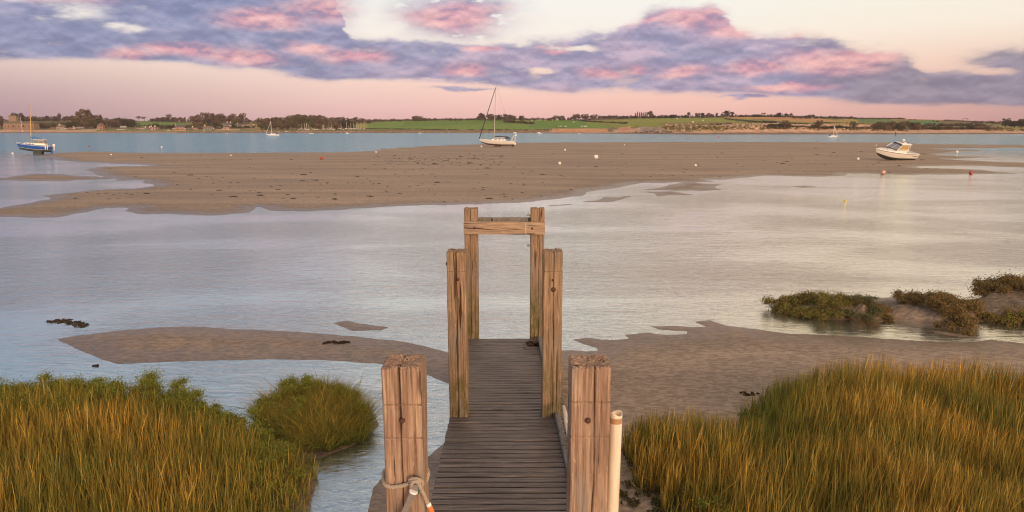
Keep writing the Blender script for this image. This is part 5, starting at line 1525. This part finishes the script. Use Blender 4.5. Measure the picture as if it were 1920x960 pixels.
# ---------------------------------------------------------------- marsh grass
def blades(poly_w, n, hmin, hmax, width, palette, lean=.12, curve=.25, edge_drop=.5, thin=None, zoff=-.02, Hfun=None, clump=0.0):
    mn = poly_w.min(0); mx2 = poly_w.max(0)
    mn = np.maximum(mn, [-24, 4.5]); mx2 = np.minimum(mx2, [24, 24])
    pts = []
    tot = 0
    while tot < n:
        c = RNG.random((n * 2, 2)) * (mx2 - mn) + mn
        s = sdf(poly_w, c[:, 0], c[:, 1])
        ok = s > (-.10 + .35 * (fbm(c[:, 0] * 1.6, c[:, 1] * 1.6, 3)))
        # keep what the place shows: nothing far outside the view fan
        ok &= np.abs(c[:, 0]) < c[:, 1] * 1.3 + 2
        if thin is not None: ok &= RNG.random(len(c)) < thin(c[:, 0], c[:, 1])
        if clump: ok &= (fbm(c[:, 0] * 5, c[:, 1] * 5, 2) + RNG.random(len(c)) * .8) > clump
        pts.append(np.column_stack([c[ok], s[ok]])); tot += ok.sum()
        if len(pts) > 60: break
    P_ = np.concatenate(pts)[:n]; n = len(P_)
    gx, gy, gs = P_.T
    gz = ground_zs(gx, gy) + zoff
    hf = 1 + .28 * fbm(gx * .7, gy * .7, 3)
    h = (hmin * .8 + (hmax - hmin * .8) * RNG.random(n) ** .8) * hf * (edge_drop + (1 - edge_drop) * np.clip(gs / .7, 0, 1))
    if Hfun is not None: h = h * Hfun(gx, gy)
    ang = RNG.random(n) * 2 * np.pi
    lw = np.stack([np.cos(ang), np.sin(ang)], 1) * (lean * RNG.random(n) ** 1)[:, None]
    lw *= np.where(RNG.random(n) < .07, 4.5, 1.0)[:, None]
    lw[:, 0] += .05
    cv = curve * RNG.random(n) * (1 + 1.0 * RNG.random(n))
    fa = RNG.random(n) * np.pi
    wv = np.stack([np.cos(fa), np.sin(fa), np.zeros(n)], 1) * width * (.6 + .8 * RNG.random(n))[:, None]
    lv = [0, .38, .72, 1.0]; wl = [1, .85, .55, 0]
    Vs = []
    for i, (f, w_) in enumerate(zip(lv, wl)):
        c = np.stack([gx + lw[:, 0] * h * f + cv * np.cos(ang) * h * f ** 2.2, gy + lw[:, 1] * h * f + cv * np.sin(ang) * h * f ** 2.2, gz + h * f * (1 - .35 * cv * f)], 1)
        if i < 3: Vs += [c - wv * w_ * .5, c + wv * w_ * .5]
        else: Vs += [c]
    V = np.stack(Vs, 1)  # n,7,3
    b0 = (np.arange(n) * 7)[:, None]
    q1 = b0 + np.array([0, 1, 3, 2]); q2 = b0 + np.array([2, 3, 5, 4]); t1 = b0 + np.array([4, 5, 6])
    flat_ = np.concatenate([q1.ravel(), q2.ravel(), t1.ravel()])
    tot_ = np.concatenate([np.full(2 * n, 4), np.full(n, 3)])
    base_, mid_, tip_ = palette(gx, gy, n)
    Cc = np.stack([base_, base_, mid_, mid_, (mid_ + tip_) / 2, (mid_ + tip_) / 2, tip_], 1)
    return V.reshape(-1, 3), flat_, tot_, Cc.reshape(-1, 3)

def join_np(parts):
    V = []; Fl = []; T_ = []; C_ = []; off = 0
    for v, f, tt_, c in parts:
        V.append(v); Fl.append(f + off); T_.append(tt_); C_.append(c); off += len(v)
    return np.concatenate(V), np.concatenate(Fl), np.concatenate(T_), np.concatenate(C_)

def pal(gold, seedo=0.0, kind='straw'):
    def f(gx, gy, n):
        r = RNG.random(n)[:, None]; r2 = RNG.random(n)[:, None]
        g = np.clip(gold(gx, gy) + .9 * (RNG.random(n) - .5), 0, 1)[:, None]
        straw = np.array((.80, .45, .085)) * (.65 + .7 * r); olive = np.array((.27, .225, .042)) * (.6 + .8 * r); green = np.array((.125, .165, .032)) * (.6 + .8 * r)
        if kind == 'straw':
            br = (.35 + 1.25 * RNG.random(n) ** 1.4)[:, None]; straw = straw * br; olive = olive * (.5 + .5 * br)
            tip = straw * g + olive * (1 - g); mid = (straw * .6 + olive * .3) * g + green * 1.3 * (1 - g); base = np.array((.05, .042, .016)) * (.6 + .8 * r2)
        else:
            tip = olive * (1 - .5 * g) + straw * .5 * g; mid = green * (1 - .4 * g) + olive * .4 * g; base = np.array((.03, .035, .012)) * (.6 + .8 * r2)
        rust = (RNG.random(n) < .10)[:, None]
        tip = np.where(rust, np.array((.28, .12, .045)) * (.6 + .8 * r), tip)
        return base, mid, tip
    return f
M_grass = tint_mat('marsh_grass', .7, transl=.28, spec=.25)

goldR = lambda x, y: .50 + .7 * fbm(x * .55, y * .55, 3) - .75 * np.exp(-((x / y - .40) / .06) ** 2) * np.clip((y - 9.3) / .8, 0, 1) + .25 * np.clip((y - 12) / 2, 0, 1)  # less gold on the left flank, its shaded side put into the colour
goldL = lambda x, y: .38 + .65 * fbm(x * .6 + 4, y * .6, 3) - .35 * np.clip((y - 11) / 2.5, 0, 1)
def density_edge(name):
    pass
parts = []
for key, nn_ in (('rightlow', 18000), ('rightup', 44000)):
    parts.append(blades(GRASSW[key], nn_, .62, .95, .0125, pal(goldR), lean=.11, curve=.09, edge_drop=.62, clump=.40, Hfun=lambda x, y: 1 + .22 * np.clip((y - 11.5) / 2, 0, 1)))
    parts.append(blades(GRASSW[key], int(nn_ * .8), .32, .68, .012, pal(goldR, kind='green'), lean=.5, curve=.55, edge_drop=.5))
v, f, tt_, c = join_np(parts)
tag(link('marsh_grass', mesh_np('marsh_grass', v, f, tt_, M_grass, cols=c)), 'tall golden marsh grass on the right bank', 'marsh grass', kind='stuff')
parts = []
hl_ = lambda x, y: 1.0 - .22 * np.clip((y - 10) / 3, 0, 1)
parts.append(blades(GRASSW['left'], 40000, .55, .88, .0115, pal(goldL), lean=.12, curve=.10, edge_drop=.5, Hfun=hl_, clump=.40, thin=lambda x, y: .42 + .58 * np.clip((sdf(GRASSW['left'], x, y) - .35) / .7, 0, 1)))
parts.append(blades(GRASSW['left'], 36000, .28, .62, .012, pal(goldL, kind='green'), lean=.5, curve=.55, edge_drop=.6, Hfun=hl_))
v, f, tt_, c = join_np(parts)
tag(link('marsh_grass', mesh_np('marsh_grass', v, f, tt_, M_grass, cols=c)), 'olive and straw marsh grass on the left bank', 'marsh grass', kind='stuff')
goldT = lambda x, y: .25 + .5 * fbm(x * .9, y * .9, 3)
e = empty('grass_tussock', (*at(590, 785, .2)[:2], 0), label='round grassy tussock standing in the channel left of the jetty', cat='grass tussock')
OT = e.location.copy()
parts = [blades(GRASSW['tuss'], 5200, .36, .62, .009, pal(goldT), lean=.5, curve=.35, edge_drop=.8), blades(GRASSW['tuss'], 7800, .25, .5, .012, pal(goldT, kind='green'), lean=.8, curve=.7, edge_drop=.9)]
v, f, tt_, c = join_np(parts)
v = v - np.array(OT)
link('blades', mesh_np('blades', v, f, tt_, M_grass, cols=c), e)

# feathery green herbs
GC = [(.20, .25, .03), (.15, .19, .026), (.27, .28, .04), (.11, .13, .025), (.24, .19, .04)]
BC = [(.22, .14, .055), (.16, .115, .045), (.28, .165, .06), (.14, .125, .045)]
def herb_cloud(spots, leaf=.019, cols=GC):
    cs = []; rs = []; ns = []
    for (x, y, r, h) in spots:
        gz = ground_z(x, y)
        for k in range(11):
            a_ = random.uniform(0, 6.28); q = random.uniform(0, 1.15) * r
            rr_ = r * random.uniform(.22, .5)
            if ground_z(x + q * math.cos(a_), y + q * math.sin(a_)) < -.03: continue
            cs.append((x + q * math.cos(a_), y + q * math.sin(a_), gz + h * random.uniform(.45, .95))); rs.append((rr_, rr_, rr_ * random.uniform(.5, .9))); ns.append(int(950 * (rr_ / .2) ** 2 * (.03 / leaf) ** 1.3))
    return leaf_cloud(cs, rs, ns, leaf, cols, shell=-1, up=.5)
def spots_px(lst, jx_=0, jy_=0):
    out_ = []
    for (px, py, rpx, h) in lst:
        x, y, _ = at(px + random.uniform(-jx_, jx_), py + random.uniform(-jy_, jy_), .3)
        out_.append((x, y, rpx * y / F, h))
    return out_
L1 = [(a, b, c_ * 1.2, d * 1.22) for a, b, c_, d in [(20, 760, 45, .42), (75, 752, 40, .46), (140, 752, 45, .50), (200, 756, 40, .40), (265, 752, 45, .46), (320, 756, 40, .46), (365, 775, 35, .4), (405, 795, 38, .36), (450, 815, 38, .38), (490, 838, 30, .30), (525, 858, 26, .28), (548, 885, 18, .22), (470, 860, 30, .30), (420, 825, 35, .36), (510, 890, 25, .30), (535, 920, 16, .22), (350, 800, 30, .34), (110, 780, 35, .36), (-40, 765, 50, .4), (-110, 770, 60, .4), (240, 780, 30, .34), (60, 800, 30, .3), (-20, 790, 40, .36), (30, 785, 36, .36), (90, 800, 30, .34), (170, 785, 34, .36), (300, 785, 34, .36), (345, 775, 34, .38), (385, 812, 32, .34), (430, 845, 30, .32), (480, 885, 28, .3), (500, 915, 24, .28), (450, 880, 26, .28), (330, 820, 26, .3), (200, 775, 34, .38), (140, 772, 34, .38), (515, 870, 26, .3), (450, 830, 30, .34)]]
v, f, tt_, c = herb_cloud(spots_px(L1, 6, 4))
tag(link('marsh_herbs', mesh_np('marsh_herbs', v, f, tt_, M_leaf, cols=c)), 'feathery bright green plants along the edge of the left bank', 'marsh plants', kind='stuff')
L2 = [(1270, 1000, 50, .30), (1340, 985, 40, .42), (1380, 1005, 45, .40), (1240, 1000, 40, .25), (1415, 800, 22, .40), (1430, 815, 22, .42), (1290, 880, 22, .5), (1620, 1010, 50, .36), (1700, 1000, 45, .35), (1560, 1015, 40, .3), (1400, 790, 14, .2), (1395, 775, 12, .15)]
v, f, tt_, c = herb_cloud(spots_px(L2, 6, 4))
tag(link('marsh_herbs', mesh_np('marsh_herbs', v, f, tt_, M_leaf, cols=c)), 'feathery green plants among the grass of the right bank', 'marsh plants', kind='stuff')
L3 = [(500, 760, 26, .40), (540, 745, 30, .48), (590, 742, 32, .50), (640, 750, 30, .46), (672, 775, 24, .36), (560, 775, 24, .44)]
v, f, tt_, c = herb_cloud(spots_px(L3, 4, 3), .018)
v = v - np.array(OT)
link('leafy_top', mesh_np('leafy_top', v, f, tt_, M_leaf, cols=c), e)
# sparse low weeds on the bare sand beside the pipe
sp = []
for i in range(36):
    x, y, _ = at(random.uniform(1160, 1265), random.uniform(895, 990), .2)
    sp.append((x, y, random.uniform(.03, .09), random.uniform(.04, .1)))
v, f, tt_, c = herb_cloud(sp, .02, [(.10, .09, .04), (.07, .075, .03), (.13, .10, .05)])
tag(link('low_weeds', mesh_np('low_weeds', v, f, tt_, M_leaf, cols=c)), 'sparse low weeds on the bare sand beside the pale pipe', 'weeds', kind='stuff')

# shrubs of the small island at the right
def shrub(spots, cols, label, n_stem=500, leaf=.032):
    S_ = spots_px([(a, b - 4, c_ * 1.5, d * .66) for a, b, c_, d in spots])
    cx, cy = S_[0][0], S_[0][1]
    e = empty('low_shrub', (cx, cy, ground_z(cx, cy)), label=label, cat='shrub')
    O = np.array(e.location)
    v, f, tt_, c = herb_cloud(S_, leaf, cols)
    link('foliage', mesh_np('foliage', v - O, f, tt_, M_leaf, cols=c), e)
    st = []
    for (x, y, r, h) in S_:
        g = ground_z(x, y)
        for k in range(n_stem // len(S_)):
            a_ = random.uniform(0, 6.28); q = random.uniform(.2, 1) * r
            st.append((x + q * .5 * math.cos(a_), y + q * .5 * math.sin(a_), g, x + q * 1.35 * math.cos(a_), y + q * 1.35 * math.sin(a_), g + h * random.uniform(.5, 1.35)))
    st = np.array(st); n = len(st)
    V = np.zeros((n, 3, 3)); V[:, 0] = st[:, :3] - [.006, 0, 0]; V[:, 1] = st[:, :3] + [.006, 0, 0]; V[:, 2] = st[:, 3:]
    cc_ = np.tile(np.array((.16, .11, .05)), (n * 3, 1)) * (.5 + RNG.random(n * 3))[:, None]
    link('stems', mesh_np('stems', V.reshape(-1, 3) - O, np.arange(n * 3), np.full(n, 3), M_grass, cols=cc_), e)
    return e
shrub([(1446, 571, 16, .24), (1468, 567, 18, .28), (1492, 565, 20, .28), (1520, 565, 22, .32), (1550, 564, 22, .34), (1580, 564, 20, .32), (1608, 566, 18, .28), (1450, 577, 16, .22), (1475, 575, 18, .26), (1500, 578, 16, .22), (1525, 582, 20, .30), (1555, 583, 22, .32), (1580, 576, 18, .26), (1540, 574, 20, .28), (1600, 573, 16, .2)], BC + GC[:2], 'long olive brown shrub on the left end of the small mud island')
shrub([(1628, 592, 22, .40), (1640, 585, 16, .36), (1618, 580, 16, .36), (1630, 602, 18, .22)], [(.12, .125, .05), (.10, .11, .045), (.14, .13, .06)], 'rounded grey green bush in the middle of the mud island')
shrub([(1700, 568, 16, .24), (1722, 566, 20, .28), (1750, 570, 22, .3), (1775, 576, 24, .32), (1800, 584, 24, .3), (1720, 578, 18, .26), (1750, 582, 22, .3), (1785, 588, 26, .34), (1815, 598, 22, .26), (1795, 602, 20, .2)], BC, 'rusty brown mounded shrub right of the grey green bush')
shrub([(1655, 578, 12, .2), (1665, 585, 10, .14), (1690, 592, 14, .1), (1705, 598, 12, .08)], BC, 'thin scrubby growth on bare mud between the bush and the brown mound')
shrub([(1848, 553, 16, .2), (1875, 552, 22, .28), (1905, 554, 24, .3), (1860, 548, 22, .26), (1890, 545, 26, .34), (1920, 548, 26, .3), (1960, 552, 30, .3)], BC, 'dark brown shrub on the highest mud mound at the right edge')
shrub([(1870, 590, 20, .28), (1895, 588, 24, .32), (1925, 592, 22, .3), (1960, 595, 24, .3)], BC + GC[:1], 'brownish shrub at the right edge in front of the highest mound')
# dune grass and shore litter far away
def tufts(name, label, cat, gen, n, size, cols, kind='stuff'):
    P_ = np.array([gen() for _ in range(n)])
    cs = [tuple(p_) for p_ in P_]
    v, f, tt_, c = leaf_cloud(cs, [(size, size, size * .5)] * n, [10] * n, size * .8, cols, shell=.2, up=.6)
    tag(link(name, mesh_np(name, v, f, tt_, M_leaf, cols=c)), label, cat, kind=kind)
def dg():
    px = random.uniform(1240, 1700) if random.random() < .85 else random.uniform(1840, 1930)
    yb_ = float(lerp(YB, px)); yw_ = float(lerp(YW, px))
    q = lp(px, yb_ + random.uniform(-1.2, (yw_ - yb_) * .4) * (1 if random.random() < .8 else .5)); return (q.x, q.y, q.z + .3)
tufts('dune_grass', 'tufts of marram grass on the far pink dunes', 'dune grass', dg, 420, .9, [(.18, .15, .05), (.14, .11, .05), (.22, .16, .07)])

# seaweed
mweed, t, p, out = new_mat('wrack')
g = t.n('ShaderNodeNewGeometry').outputs['Position']
t.L.new(t.mix(t.noise(g, 9, 4), (.022, .016, .012), (.06, .042, .03)), p.inputs['Base Color']); p.inputs['Roughness'].default_value = .6
def weed_scatter(px0, px1, py0, py1, n, s0, s1, b):
    for _ in range(n):
        px = random.uniform(px0, px1); py = random.uniform(py0, py1)
        x, y, _z = at(px, py, .25)
        z = ground_z(x, y)
        if z < .05: continue
        s_ = random.uniform(s0, s1) * (1 if random.random() < .9 else 2.2)
        a_ = random.uniform(-.3, .3); n_ = 7
        vs = []
        for k in range(n_):
            th = 2 * math.pi * k / n_
            r_ = s_ * random.uniform(.6, 1.2)
            vs.append((x + r_ * math.cos(th) * 1.7, y + r_ * math.sin(th) * .8, z - .01))
        top = [(x + (v_[0] - x) * .45, y + (v_[1] - y) * .45, z + s_ * random.uniform(.18, .4)) for v_ in vs]
        b.add(vs + top, [(k, (k + 1) % n_, (k + 1) % n_ + n_, k + n_) for k in range(n_)] + [tuple(range(n_, 2 * n_))])
b = MB()
weed_scatter(120, 1000, 291, 372, 230, .05, .15, b)
weed_scatter(700, 940, 288, 312, 200, .06, .17, b)
weed_scatter(1000, 1760, 275, 330, 200, .06, .16, b)
weed_scatter(480, 1100, 330, 385, 50, .04, .12, b)
o = b.build('seaweed_scraps', mweed); tag(o, 'small dark scraps of seaweed strewn over the sandbar', 'seaweed', kind='stuff')
def weed_clump(pts, r, n, label, leaf=.06, zmin=0.0, name='seaweed_clump'):
    W_ = [at(px, py, .02) for px, py in pts]
    c0 = W_[len(W_) // 2]
    e = empty(name, (c0[0], c0[1], 0), label=label, cat='seaweed')
    cs = []
    for _ in range(n):
        k = random.uniform(0, len(W_) - 1.001); i = int(k); f_ = k - i
        x = W_[i][0] * (1 - f_) + W_[i + 1][0] * f_; y = W_[i][1] * (1 - f_) + W_[i + 1][1] * f_
        cs.append((x - c0[0] + random.gauss(0, r * .5), y - c0[1] + random.gauss(0, r * .5), max(zmin, ground_z(x, y)) + .012))
    v, f, tt_, c = leaf_cloud(cs, [(r * .5, r * .4, .012)] * n, [26] * n, leaf * .6, [(.06, .042, .028), (.085, .058, .036), (.04, .03, .022)], shell=.1)
    link('fronds', mesh_np('fronds', v, f, tt_, M_leaf, cols=c), e)
weed_clump([(95, 601), (115, 601), (135, 603), (150, 607), (156, 611)], .16, 46, 'long dark strip of seaweed floating in the channel at left')
weed_clump([(610, 645), (625, 645), (640, 645), (652, 642)], .10, 36, 'dark clump of seaweed on the near left sandbar')
weed_clump([(176, 685), (185, 684)], .05, 8, 'tiny scrap of seaweed in the shallows near the left bank', .04)
weed_clump([(1388, 748), (1400, 752), (1412, 748)], .07, 16, 'dark tangle of weed at the edge of the right grass', .05)
# weed on the far end of the deck
c0 = Vector((at(997, 641, jz(14.2))[0], 13.9, jz(13.9)))
e = empty('weed_tangle', c0, label='dark tangle of dried weed lying on the far end of the jetty', cat='seaweed')
v, f, tt_, c = leaf_cloud([(-.04, .05, .05), (.06, .05, .06), (.16, .03, .03)], [(.10, .08, .06), (.09, .07, .05), (.07, .05, .03)], [90, 90, 60], .05, [(.05, .03, .02), (.08, .045, .03)], shell=.1)
link('fronds', mesh_np('fronds', v, f, tt_, M_leaf, cols=c), e)
MB().tube(smooth_path([(-.15, -.05, .02), (-.18, -.2, .02), (-.05, -.3, .02), (.05, -.5, .015), (.16, -.62, .015)], 16), .007, 5).build('stalk', mweed, e)
# birds / white shell specks skipped

# ---------------------------------------------------------------- sky
w = bpy.data.worlds.new('World'); sc.world = w; w.use_nodes = True
t = NT(w.node_tree); t.N.clear()
out = t.N.new('ShaderNodeOutputWorld'); bg = t.N.new('ShaderNodeBackground'); t.L.new(bg.outputs[0], out.inputs[0])
SUN_EL, SUN_AZ = 13.0, 158.0     # degrees; azimuth clockwise from +Y
g = t.n('ShaderNodeTexCoord').outputs['Generated']
g = t.vm('NORMALIZE', g)
s_ = t.n('ShaderNodeSeparateXYZ', ins={0: g})
D2 = 57.29578
el = t.m('MULTIPLY', t.m('ARCSINE', s_.outputs[2]), D2)
az = t.m('MULTIPLY', t.m('ARCTAN2', s_.outputs[0], s_.outputs[1]), D2)
def px2(px, py):
    x, y, z = rayv(px, py)
    return math.degrees(math.atan2(x, y)), math.degrees(math.atan2(z, math.hypot(x, y)))
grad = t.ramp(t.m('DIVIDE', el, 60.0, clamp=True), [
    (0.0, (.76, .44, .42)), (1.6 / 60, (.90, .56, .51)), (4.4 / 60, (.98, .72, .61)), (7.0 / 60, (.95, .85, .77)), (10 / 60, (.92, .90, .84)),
    (15 / 60, (.98, .90, .78)), (20 / 60, (.86, .82, .74)), (26 / 60, (.38, .44, .50)), (33 / 60, (.15, .22, .32)), (1.0, (1.5, 1.2, .98))])  # top stop: unseen zenith brightened to light the ground
# the horizon glow dims and turns mauve towards both sides
azr = t.ramp(t.m('MULTIPLY_ADD', az, 1 / 120.0, .5, clamp=True), [
    (0.0, (.50, .55, .72)), (.5 - 36 / 120, (.55, .60, .74)), (.5 - 27 / 120, (.72, .78, .86)), (.5 - 14 / 120, (.95, .97, 1.0)), (.5, (1.05, 1.02, 1.0)), (.5 + 18 / 120, (1.03, .98, .93)), (.5 + 30 / 120, (.86, .80, .78)), (.5 + 37 / 120, (.70, .66, .66)), (1.0, (.6, .58, .6))])
lowf = t.rng(el, 1.0, 7.5, 1.0, 0.0)
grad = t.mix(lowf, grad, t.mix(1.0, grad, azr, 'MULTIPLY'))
# right hand upper sky a little yellower
yel = t.m('MULTIPLY', t.rng(az, 5, 35), t.rng(el, 3, 7))
grad = t.mix(t.m('MULTIPLY', yel, .5), grad, t.mix(1.0, grad, (1.02, .98, .84), 'MULTIPLY'))
side = t.ramp(t.m('MULTIPLY_ADD', az, 1 / 120.0, .5, clamp=True), [(.5 - 37 / 120, (.40, .58, .80)), (.5 - 18 / 120, (.68, .83, .97)), (.5, (1, .97, .93)), (.5 + 20 / 120, (1.14, .93, .70))])
grad = t.mix(t.rng(el, 9, 13), grad, t.mix(1.0, grad, side, 'MULTIPLY'))
# cloud field coordinates
cv = t.n('ShaderNodeCombineXYZ', ins={0: az, 1: el}).outputs[0]
warp = t.n('ShaderNodeTexNoise', ins={'Scale': 1.0, 'Detail': 5.0, 'Roughness': .6}); t.L.new(t.mapv(cv, (.16, .45, 1)), warp.inputs['Vector'])
wc = t.vm('SUBTRACT', warp.outputs['Color'], (.5, .5, .5))
cvw = t.vm('ADD', cv, t.vm('MULTIPLY', wc, (5.0, 1.9, 0)))
sw = t.n('ShaderNodeSeparateXYZ', ins={0: cvw})
azw, elw = sw.outputs[0], sw.outputs[1]
nA = t.noise(t.mapv(cv, (.13, .42, 1), (3, 7, 0)), 1.0, 8, .58, .1)
nB = t.noise(t.mapv(cv, (.36, .80, 1), (13, 2, 0)), 1.0, 6, .54, .08)
def curve(tab, src, lo=-60., hi=60., top=20.):
    nd = t.n('ShaderNodeFloatCurve'); t.L.new(t.m('MULTIPLY_ADD', src, 1 / (hi - lo), -lo / (hi - lo), clamp=True), nd.inputs['Value'])
    cm = nd.mapping; cu = cm.curves[0]
    pts = [((a - lo) / (hi - lo), e / top) for a, e in tab]
    while len(cu.points) < len(pts): cu.points.new(.5, .5)
    for p_, q in zip(cu.points, pts): p_.location = q; p_.handle_type = 'AUTO'
    cm.use_clip = False; cm.update()
    return t.m('MULTIPLY', nd.outputs[0], top)
low = [px2(x, y) for x, y in ((0, 116), (150, 114), (240, 116), (330, 124), (500, 136), (620, 152), (760, 150), (880, 160), (1000, 171), (1280, 176), (1420, 181), (1560, 190), (1700, 197), (1910, 200))]
low = [(-60, low[0][1])] + low + [(60, low[-1][1])]
hi = [px2(x, y) for x, y in ((0, -140), (600, -80), (640, 20), (672, 58), (760, 66), (900, 70), (1010, 72), (1080, 62), (1180, 42), (1245, 8), (1300, 0), (1345, 12), (1400, 54), (1500, 58), (1600, 78), (1700, 98), (1745, 125), (1790, 126), (1860, 116), (1915, 84))]
hi = [(-60, hi[0][1])] + hi + [(60, hi[-1][1] + 1)]
lowc = curve(low, azw); hic = curve(hi, azw)
mlow = t.m('SUBTRACT', el, t.m('ADD', lowc, t.m('MULTIPLY', t.m('SUBTRACT', nA, .5), -1.6)))
mhi = t.m('SUBTRACT', hic, t.m('ADD', elw, t.m('MULTIPLY', t.m('SUBTRACT', nB, .5), -2.0)))
band = t.m('MULTIPLY', t.rng(mlow, -.25, .40), t.rng(mhi, -.35, .75))
def blob(px, py, sx, sy, src=None):
    a, e_ = px2(px, py); sa = sx / F * D2 * .93; se = sy / F * D2 * .97
    d = t.vm('MULTIPLY', t.vm('SUBTRACT', src or cvw, (a, e_, 0)), (1 / sa, 1 / se, 0))
    return t.rng(t.vm('LENGTH', d), 1.5, .3)
def union(lst):
    r_ = None
    for q in lst: r_ = q if r_ is None else t.m('MAXIMUM', r_, q)
    return r_
extra = union([blob(850, 28, 130, 42), blob(560, 10, 120, 50), blob(1890, 105, 60, 16), blob(860, 168, 75, 5), blob(1400, 182, 60, 4)])
extra = t.m('MULTIPLY', extra, t.rng(nB, .27, .42))
holes = union([blob(95, 14, 75, 18), blob(238, 47, 34, 8), blob(1860, 134, 30, 7), blob(1090, 88, 60, 6), blob(1480, 84, 40, 7), blob(1010, 132, 26, 6), blob(810, 150, 40, 3), blob(720, 45, 45, 20)])
holes = t.m('MULTIPLY', holes, t.rng(nA, .62, .40))
dens = t.m('MULTIPLY', t.m('MAXIMUM', band, extra), t.m('SUBTRACT', 1.0, t.m('MULTIPLY', holes, .9)))
thin = t.rng(t.m('ADD', nA, t.m('MULTIPLY', t.m('SUBTRACT', nB, .5), .5)), .28, .42, .72, 1.0)
dens = t.m('MULTIPLY', dens, thin)
# scattered high cloud out of frame, and streaks
nH = t.noise(t.mapv(cv, (.05, .16, 1), (1, 4, 0)), 1.0, 6, .55, .5)
high = t.m('MULTIPLY', t.rng(nH, .50, .66), t.rng(el, 10.5, 14, 0, .55))
dens = t.m('MAXIMUM', dens, high)
# cloud colours
relief = t.m('SUBTRACT', nB, t.noise(t.mapv(cv, (.36, .80, 1), (13, 2.25, 0)), 1.0, 6, .54, .08))
pinks = union([blob(x, y, a, b_) for x, y, a, b_ in ((240, 100, 50, 11), (340, 92, 70, 12), (450, 104, 80, 15), (490, 38, 75, 22), (610, 16, 85, 22), (580, 88, 45, 10), (670, 102, 70, 14), (850, 32, 120, 26), (905, 90, 34, 9), (870, 132, 45, 10), (1042, 90, 26, 9), (1130, 136, 45, 13), (1190, 128, 34, 9), (1300, 28, 70, 22), (1370, 55, 60, 16), (1285, 134, 42, 13), (1425, 130, 70, 11), (1560, 118, 90, 22), (1620, 98, 60, 14), (1470, 168, 70, 7), (1530, 60, 60, 10), (50, -30, 120, 20), (1000, 40, 70, 8), (1190, 38, 70, 8))])
pinks = t.m('MULTIPLY', pinks, t.rng(t.m('ADD', nB, t.m('MULTIPLY', relief, 1.2)),  .25, .46, .40, 1.0))
mauve = t.m('MULTIPLY', t.rng(az, -24, 2), t.rng(az, 33, 18))
mauve = t.m('ADD', t.m('MULTIPLY', mauve, t.rng(nA, .40, .60, .25, .95)), t.m('MULTIPLY', t.rng(nB, .55, .7), .25), clamp=True)
bodyL = t.mix(t.rng(nB, .32, .66), (.18, .20, .38), (.28, .29, .47))
bodyC = t.mix(t.rng(nB, .32, .66), (.35, .28, .44), (.54, .40, .53))
bodyR = t.mix(t.rng(nB, .32, .66), (.22, .20, .30), (.30, .26, .36))
cc = t.mix(mauve, bodyL, bodyC)
cc = t.mix(t.rng(t.m('ADD', az, t.m('MULTIPLY', t.m('SUBTRACT', nA, .5), 14)), 21, 28), cc, bodyR)
cc = t.mix(t.m('MULTIPLY', pinks, .78), cc, t.mix(t.rng(nB, .4, .65), (.72, .30, .37), (.95, .50, .46)))
cc = t.mix(t.rng(relief, -.16, .16), t.mix(1.0, cc, (.84, .85, .90), 'MULTIPLY'), t.mix(1.0, cc, (1.14, 1.13, 1.10), 'MULTIPLY'))
edge = t.rng(dens, .25, .95)
cc = t.mix(edge, t.mix(.5, cc, grad), cc)
cc = t.mix(t.rng(el, 11, 17), cc, t.mix(nH, (.64, .58, .56), (.90, .78, .66)))
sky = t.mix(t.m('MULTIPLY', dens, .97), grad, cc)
# sunset side behind the camera
sd = (math.sin(math.radians(SUN_AZ)), math.cos(math.radians(SUN_AZ)), 0.12)
dp = t.vm('DOT_PRODUCT', g, sd)
glow = t.rng(dp, -.1, .95)
glow = t.m('MULTIPLY', glow, t.rng(el, 45, 4))
sky = t.mix(glow, sky, (1.7, 1.05, .68))
# below the horizon
sky = t.mix(t.rng(el, -.6, -6), sky, (.30, .25, .24))
# physical sky under it
ns = t.n('ShaderNodeTexSky', sky_type='NISHITA', sun_disc=False)
ns.sun_elevation = math.radians(SUN_EL); ns.sun_rotation = math.radians(SUN_AZ)
ns.air_density = 1.2; ns.dust_density = 2.0
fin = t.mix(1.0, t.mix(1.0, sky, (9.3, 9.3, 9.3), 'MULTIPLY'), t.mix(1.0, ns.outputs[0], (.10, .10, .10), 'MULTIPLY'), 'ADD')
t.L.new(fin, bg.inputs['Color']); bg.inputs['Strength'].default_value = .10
w.cycles.sampling_method = 'MANUAL'; w.cycles.sample_map_resolution = 512

sl = bpy.data.lights.new('sun', 'SUN'); sl.energy = 2.2; sl.angle = math.radians(14); sl.color = (1.0, .74, .50)
so = bpy.data.objects.new('sun', sl); COL.objects.link(so)
dirv = Vector((math.sin(math.radians(SUN_AZ)) * math.cos(math.radians(SUN_EL)), math.cos(math.radians(SUN_AZ)) * math.cos(math.radians(SUN_EL)), math.sin(math.radians(SUN_EL))))
so.rotation_euler = dirv.to_track_quat('Z', 'Y').to_euler()

hz = MB().box((-2700, -70, -2.6), (2700, 1480, 60)); mh = bpy.data.materials.new('thin_evening_haze'); mh.use_nodes = True
t = NT(mh.node_tree); t.N.clear(); o_ = t.N.new('ShaderNodeOutputMaterial'); pv = t.n('ShaderNodeVolumePrincipled', ins={'Color': (.92, .80, .84, 1), 'Density': .00010}); t.L.new(pv.outputs[0], o_.inputs['Volume'])
tag(hz.build('haze', mh), kind='stuff')
sc.view_settings.view_transform = 'Standard'; sc.view_settings.look = 'None'
sc.view_settings.exposure = 0.08; sc.view_settings.gamma = 1.0; sc.view_settings.use_curve_mapping = False
sc.render.engine = 'CYCLES'
sc.cycles.max_bounces = 6; sc.cycles.transparent_max_bounces = 8; sc.cycles.diffuse_bounces = 3; sc.cycles.glossy_bounces = 3
sc.cycles.use_denoising = True
sc.cycles.pixel_filter_type = 'BLACKMAN_HARRIS'; sc.cycles.filter_width = 1.15
